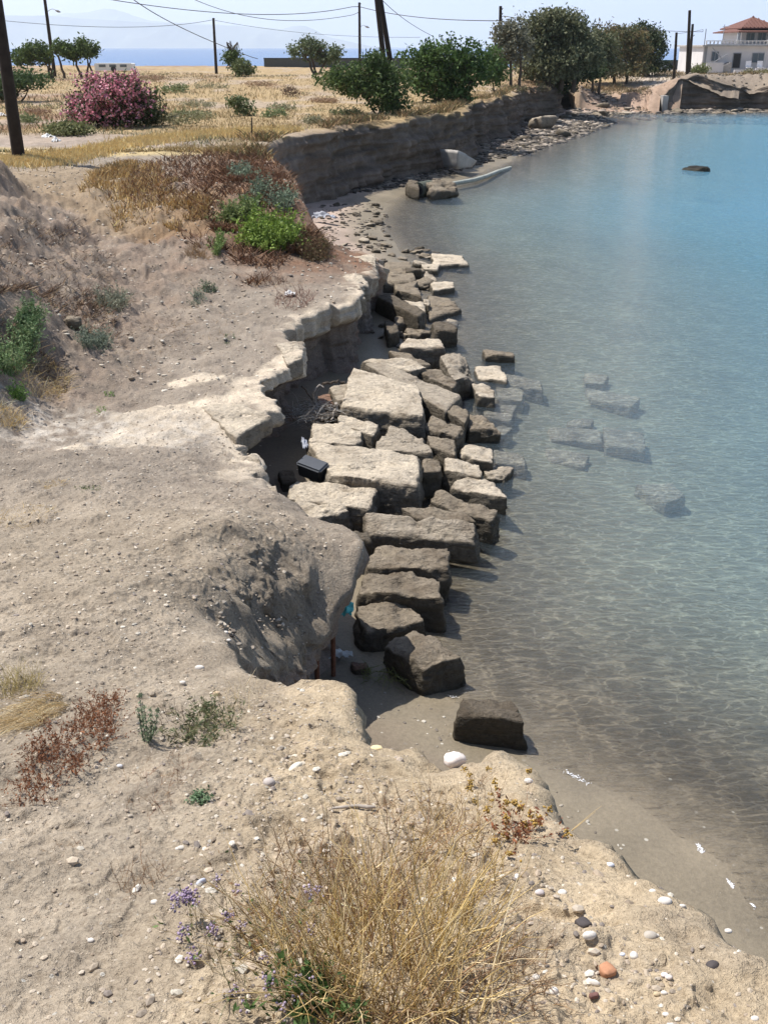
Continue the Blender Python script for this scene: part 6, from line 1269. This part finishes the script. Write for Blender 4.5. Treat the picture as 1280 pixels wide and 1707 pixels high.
cloth('plastic_rag', 562, 1093, .12, .12, .05, plain('white_bag', (.6, .6, .58), .5, .2), 'grey white plastic bag on the sand in the undercut', 'rag', amp=.04)
for i, (px, py, s_) in enumerate([(82, 232, .20), (95, 238, .13), (5, 195, .18)]):
    cloth('plastic_scrap', px, py, 2.42, s_, s_*.6, bpy.data.materials['white_scrap'], ['white scrap of litter left in front of the low olive shrub', 'small white scrap right of the larger one by the olive shrub', 'white scrap of litter at the left edge behind the nearest pole'][i], 'litter', amp=.10)
# black box with a rounded lid
def rbox(name, c, size, rot, m_, bev, parent=None):
    import bmesh
    bm = bmesh.new(); bmesh.ops.create_cube(bm, size=1); bmesh.ops.scale(bm, vec=size, verts=bm.verts); bmesh.ops.bevel(bm, geom=bm.edges[:], offset=bev, segments=3, affect='EDGES')
    me = bpy.data.meshes.new(name); bm.to_mesh(me); bm.free(); me.materials.append(m_); o = bpy.data.objects.new(name, me); COL.objects.link(o); o.location = c; o.rotation_euler = rot
    if parent: o.parent = parent
    return o
BLKP = plain('black_plastic', (.025, .027, .03), .35, .1, spec=.5)
c = P(522, 783, .47); bx_ = rbox('plastic_box', c, (.34, .20, .20), (.25, .12, -.55), BLKP, .03); tag(bx_, 'black plastic box with a grey rim, wedged left of the largest slab', 'box')
rbox('lid', (0, 0, .085), (.35, .21, .05), (0, 0, 0), plain('grey_plastic', (.07, .075, .085), .3, .1, spec=.6), .02, bx_)
# rusty posts under the overhang
RUSTM = plain('rusty_iron', (.17, .075, .045), .85, .4, 18, .004)
for (px, py0, py1, Y, lab) in [(556, 1078, 1130, 7.25, 'longer rusty iron post under the overhang, standing right'), (529, 1120, 1140, 6.95, 'shorter rusty iron post under the overhang, standing left')]:
    a, b_ = at(px-1, py0-30, Y), at(px, py1, Y); mb = MB(); mb.tube([(b_[0], Y, b_[2]-.15), b_, a], .021, 10); o = mb.build('iron_post', RUSTM, None, True); origin(o, b_); tag(o, lab, 'post')
# driftwood in the hollow and a twig on the ledge
DW = plain('driftwood', (.36, .32, .28), .9, .25, 20)
def stick(pts, r, label, m_=None, name='driftwood_branch'):
    pts = [P(*p) for p in pts]; t = np.linspace(0, len(pts)-1, len(pts)*4); a = np.array(pts); q = np.stack([np.interp(t, range(len(a)), a[:, i]) for i in range(3)], 1); q[1:-1] += np.random.default_rng(len(label)).normal(0, r*.5, (len(q)-2, 3))
    mb = MB(); mb.tube(q, r*np.linspace(1, .5, len(q)), 7); o = mb.build(name, m_ or DW, None, True); origin(o, q[0]); return tag(o, label, 'branch')
stick([(560,672,.72),(558,686,.6),(552,700,.5)], .022, 'pale stick leaning between the reddish stone and the pale slabs')
stick([(522,668,.55),(523,652,.75),(533,642,.82),(540,646,.8)], .014, 'curved grey branch arching over the reddish stone')
stick([(503,644,.75),(520,665,.5),(534,690,.45)], .013, 'thin dark branch slanting through the hollow', BARK)
stick([(538,640,.78),(560,637,.76),(575,637,.75)], .02, 'dark round branch lying across the top of the hollow', BARK)
tw = [on(554, 1352), on(575, 1350), on(596, 1348), on(611, 1351), on(625, 1350)]; mb = MB(); mb.tube([(a, b, c+.012) for a, b, c in tw], [.004, .006, .006, .007, .005], 7); o = mb.build('driftwood_twig', DW, None, True); origin(o, tw[0]); tag(o, 'bleached twig lying across the upper ledge', 'twig')
# matted weed and twigs at the cave mouth
def heap(px, py, z, rx, ry, n_, L, r, cs, label, cat, name):
    rg = np.random.default_rng(n_); c = P(px, py, z); a = rg.uniform(0, 2*pi, n_); q = np.sqrt(rg.random(n_)); base = np.stack([c[0]+rx*q*np.cos(a), c[1]+ry*q*np.sin(a), c[2]+rg.uniform(-.05, .12, n_)], 1)
    p, rad = grow(base, n_, L, 2.5, .8, r, rg, K=6, up=.6, jit=.25); V, Fq, Cc = tubes(p, rad, pal(rg, n_, cs)); o = np_mesh(name, V, Fq, STEM, cols=Cc); origin(o, c); tag(o, label, cat)
heap(520, 695, .42, .28, .38, 260, .30, .0045, [(.3, .27, .24), (.42, .4, .37), (.16, .13, .1)], 'tangle of dead weed and twigs filling the hollow behind the crust', 'dead weed', 'weed_tangle')
heap(645, 1136, .06, .22, .10, 90, .16, .004, [(.14, .15, .05), (.2, .2, .08)], 'slimy green seaweed on the wet sand below the cornerwise block', 'seaweed', 'seaweed_clump')
o = stone('boulder', [P(583,1100,.16),P(612,1098,.16),P(618,1112,.14),P(590,1116,.14)], -.02, 4, 'small reddish stone on the sand beside the rusty post', 'rock', None, k=4)

# ------------------------------------------------------------------ mountains across the gulf
MT = plain('mountain_slope', (.16, .17, .12), .95, .3, .0006)
def mountain(name, prof, D0, depth, label, seed):
    px = np.array([p[0] for p in prof]); py = np.array([p[1] for p in prof]); n_ = 300; m_ = 40
    X0 = np.linspace(px[0], px[-1], n_); hp_ = np.interp(X0, px, py); V = np.zeros((m_, n_, 3))
    crest = np.array([at(a, b, D0) for a, b in zip(X0, hp_)]); hh = np.maximum(crest[:, 2], 0)
    for j in range(m_):
        t = j/(m_-1)*2-1; k = np.clip(1-abs(t), 0, 1)**.8
        y = D0+t*depth*(1 if t > 0 else .8); x = crest[:, 0]*(1+0*t); nz = fbm(x/900+seed, np.full(n_, y/900), oct=5, seed=seed)
        rid = 1-np.abs(fbm(x/500+seed, np.full(n_, y/1500), oct=4, seed=seed+9))*1.1
        V[j] = np.stack([x, np.full(n_, y)+250*nz*(k < 1), hh*k*(rid*(1-k**3)+k**3)*(1+.15*nz*(1-k))-30*(1-k)], -1)
    o = np_mesh(name, V.reshape(-1, 3), gridfaces(m_, n_), MT); tag(o, label, None, None, 'structure')
mountain('mountains', [(-700,60),(-500,40),(-300,32),(-150,36),(0,23),(45,25),(95,25),(150,30),(220,34),(300,38),(380,42),(430,44),(470,48),(490,42),(508,41),(525,48),(545,60),(580,68),(620,77),(680,80)], 11500, 1500, 'long blue mountain ridge across the gulf', 3)
mountain('mountains', [(-100,60),(0,40),(60,26),(110,20),(150,16),(172,12),(190,13),(215,22),(245,32),(300,36),(400,42),(470,60),(560,78)], 15000, 1500, 'paler higher peak behind the long ridge', 5)
mountain('hills', [(1128,80.5),(1140,77),(1150,75.5),(1160,75),(1172,74.5),(1200,74),(1300,72),(1500,70)], 9000, 700, 'faint blue headland behind the house', 7)

# haze over land and sea
hm = bpy.data.materials.new('haze'); hm.use_nodes = True; hn = hm.node_tree; hn.nodes.clear(); ho = hn.nodes.new('ShaderNodeOutputMaterial'); pv = hn.nodes.new('ShaderNodeVolumePrincipled')
pv.inputs['Color'].default_value = (.90, .95, 1.0, 1); pv.inputs['Density'].default_value = 1.05e-4; pv.inputs['Anisotropy'].default_value = 0.3; hn.links.new(pv.outputs[0], ho.inputs['Volume'])
mb = MB(); mb.box((-16000, -200, -40), (16000, 19000, 900)); o = mb.build('haze', hm); tag(o, 'thin bluish haze over the sea', None, None, 'stuff')

# white flecks for foam and sun glints along the water's edge
def foam(pts, w_, n_, label):  # flecks of foam and sun glint
    a = np.array([P(*p, 0) for p in pts]); rg = np.random.default_rng(n_); t = rg.random(n_)*(len(a)-1); i = t.astype(int); f = (t-i)[:, None]; c = a[i]*(1-f)+a[np.minimum(i+1, len(a)-1)]*f
    c[:, 0] += rg.normal(0, w_, n_); c[:, 1] += rg.normal(0, w_, n_); g_ = fbm(c[:, 0]*9, c[:, 1]*9, oct=2, seed=3) > -.02; c = c[g_]; n_ = len(c); Vi, Fi = ICO[1]
    sz = rg.uniform(.0012, .0048, n_)[:, None, None]*np.array([1.6, 1.1, .35]); V = (c[:, None]+Vi[None]*sz).reshape(-1, 3); V[:, 2] = V[:, 2]+.004; Fq = (Fi[None]+np.arange(n_)[:, None, None]*len(Vi)).reshape(-1, 3)
    o = np_mesh('foam', V, Fq, FOAM_GLINT); tag(o, label, 'foam', None, 'stuff')
FOAM_GLINT = plain('foam_glint_white', (.85, .85, .88), .35, .03, spec=.6)
foam([(942,1286),(960,1296),(982,1308),(1004,1324)], .010, 120, 'short white foam and glint streak below the solitary dark block')
foam([(1162,1408),(1180,1436),(1204,1464),(1228,1484),(1250,1502),(1268,1522),(1278,1545)], .009, 1100, 'long white foam and glint streak at the lower right water edge')
foam([(955,1365),(985,1385),(1010,1412),(1060,1430),(1080,1445)], .03, 60, 'scattered foam and glint flecks on the wet sand')
foam([(742,1150),(752,1160),(766,1166)], .012, 40, 'foam and glint fleck between the two lowest dark blocks')

def rubble(name, polyp, n_, size, cols, label):
    poly = np.array([P(a, b, .15)[:2] for a, b in polyp]); lo, hi = poly.min(0), poly.max(0); rg = np.random.default_rng(n_)
    x = rg.uniform(lo[0], hi[0], n_*4); y = rg.uniform(lo[1], hi[1], n_*4); z, d, sft = G(x, y); ok = inside(poly, x, y) & ((d < -.05) | (sft > 1)); x, y, d = x[ok][:n_], y[ok][:n_], d[ok][:n_]; n_ = len(x); z = np.where(d > 0, z[ok][:n_], B(x, y))
    r = size*np.exp(np.clip(rg.normal(0, .45, n_), -1.5, 1.0)); Vi = np.sign(ICO[1][0])*np.abs(ICO[1][0])**.7; Fi = ICO[1][1]; an = rg.uniform(0, 6.28, n_); ca, sa = np.cos(an), np.sin(an)
    L_ = Vi[None]*(r[:, None]*np.array([1.25, .85, .5])*rg.uniform(.7, 1.3, (n_, 3)))[:, None]
    V = np.stack([x[:, None]+L_[..., 0]*ca[:, None]-L_[..., 1]*sa[:, None], y[:, None]+L_[..., 0]*sa[:, None]+L_[..., 1]*ca[:, None], z[:, None]+L_[..., 2]+r[:, None]*.1], -1).reshape(-1, 3)
    o = np_mesh(name, V, (Fi[None]+np.arange(n_)[:, None, None]*len(Vi)).reshape(-1, 3), PEB, smooth=False, cols=np.repeat(pal(rg, n_, cols, .2), len(Vi), axis=0)); tag(o, label, 'rubble', None, 'stuff')
RBC = [(.15, .125, .10), (.10, .085, .07), (.22, .185, .15), (.07, .06, .05)]
rubble('cove_rubble', [(530,345),(640,330),(655,400),(610,425),(560,415),(540,380)], 260, .035, RBC, 'small rubble on the sand of the small cove')
rubble('scree', [(520,330),(700,305),(850,255),(930,205),(900,185),(800,225),(660,275),(520,312)], 4500, .08, RBC, 'dark scree along the foot of the tall earth cliff')
rubble('spit_rubble', [(870,225),(960,186),(1030,200),(990,215),(900,245),(860,258)], 1600, .10, RBC+[(.4, .34, .28)], 'broken rubble covering the far spit')
rubble('beach_rubble', [(940,190),(985,145),(1060,150),(1100,188),(1000,192)], 1500, .13, RBC+[(.42, .34, .28)]*2, 'scattered rubble on the gentle far beach')
rubble('shelf_rubble', [(1104,176),(1290,172),(1340,186),(1275,189),(1110,190)], 1600, .16, RBC+[(.33, .28, .23)], 'broken ledge rubble under the right hand bank')
rubble('wet_pebbles', [(560,1060),(640,1120),(740,1170),(800,1240),(930,1300),(1100,1430),(1280,1600),(1280,1640),(1000,1440),(720,1280),(600,1240)], 150, .007, [(.25, .22, .18), (.4, .37, .32), (.14, .12, .1)], 'few small pebbles on the wet sand below the ledge')
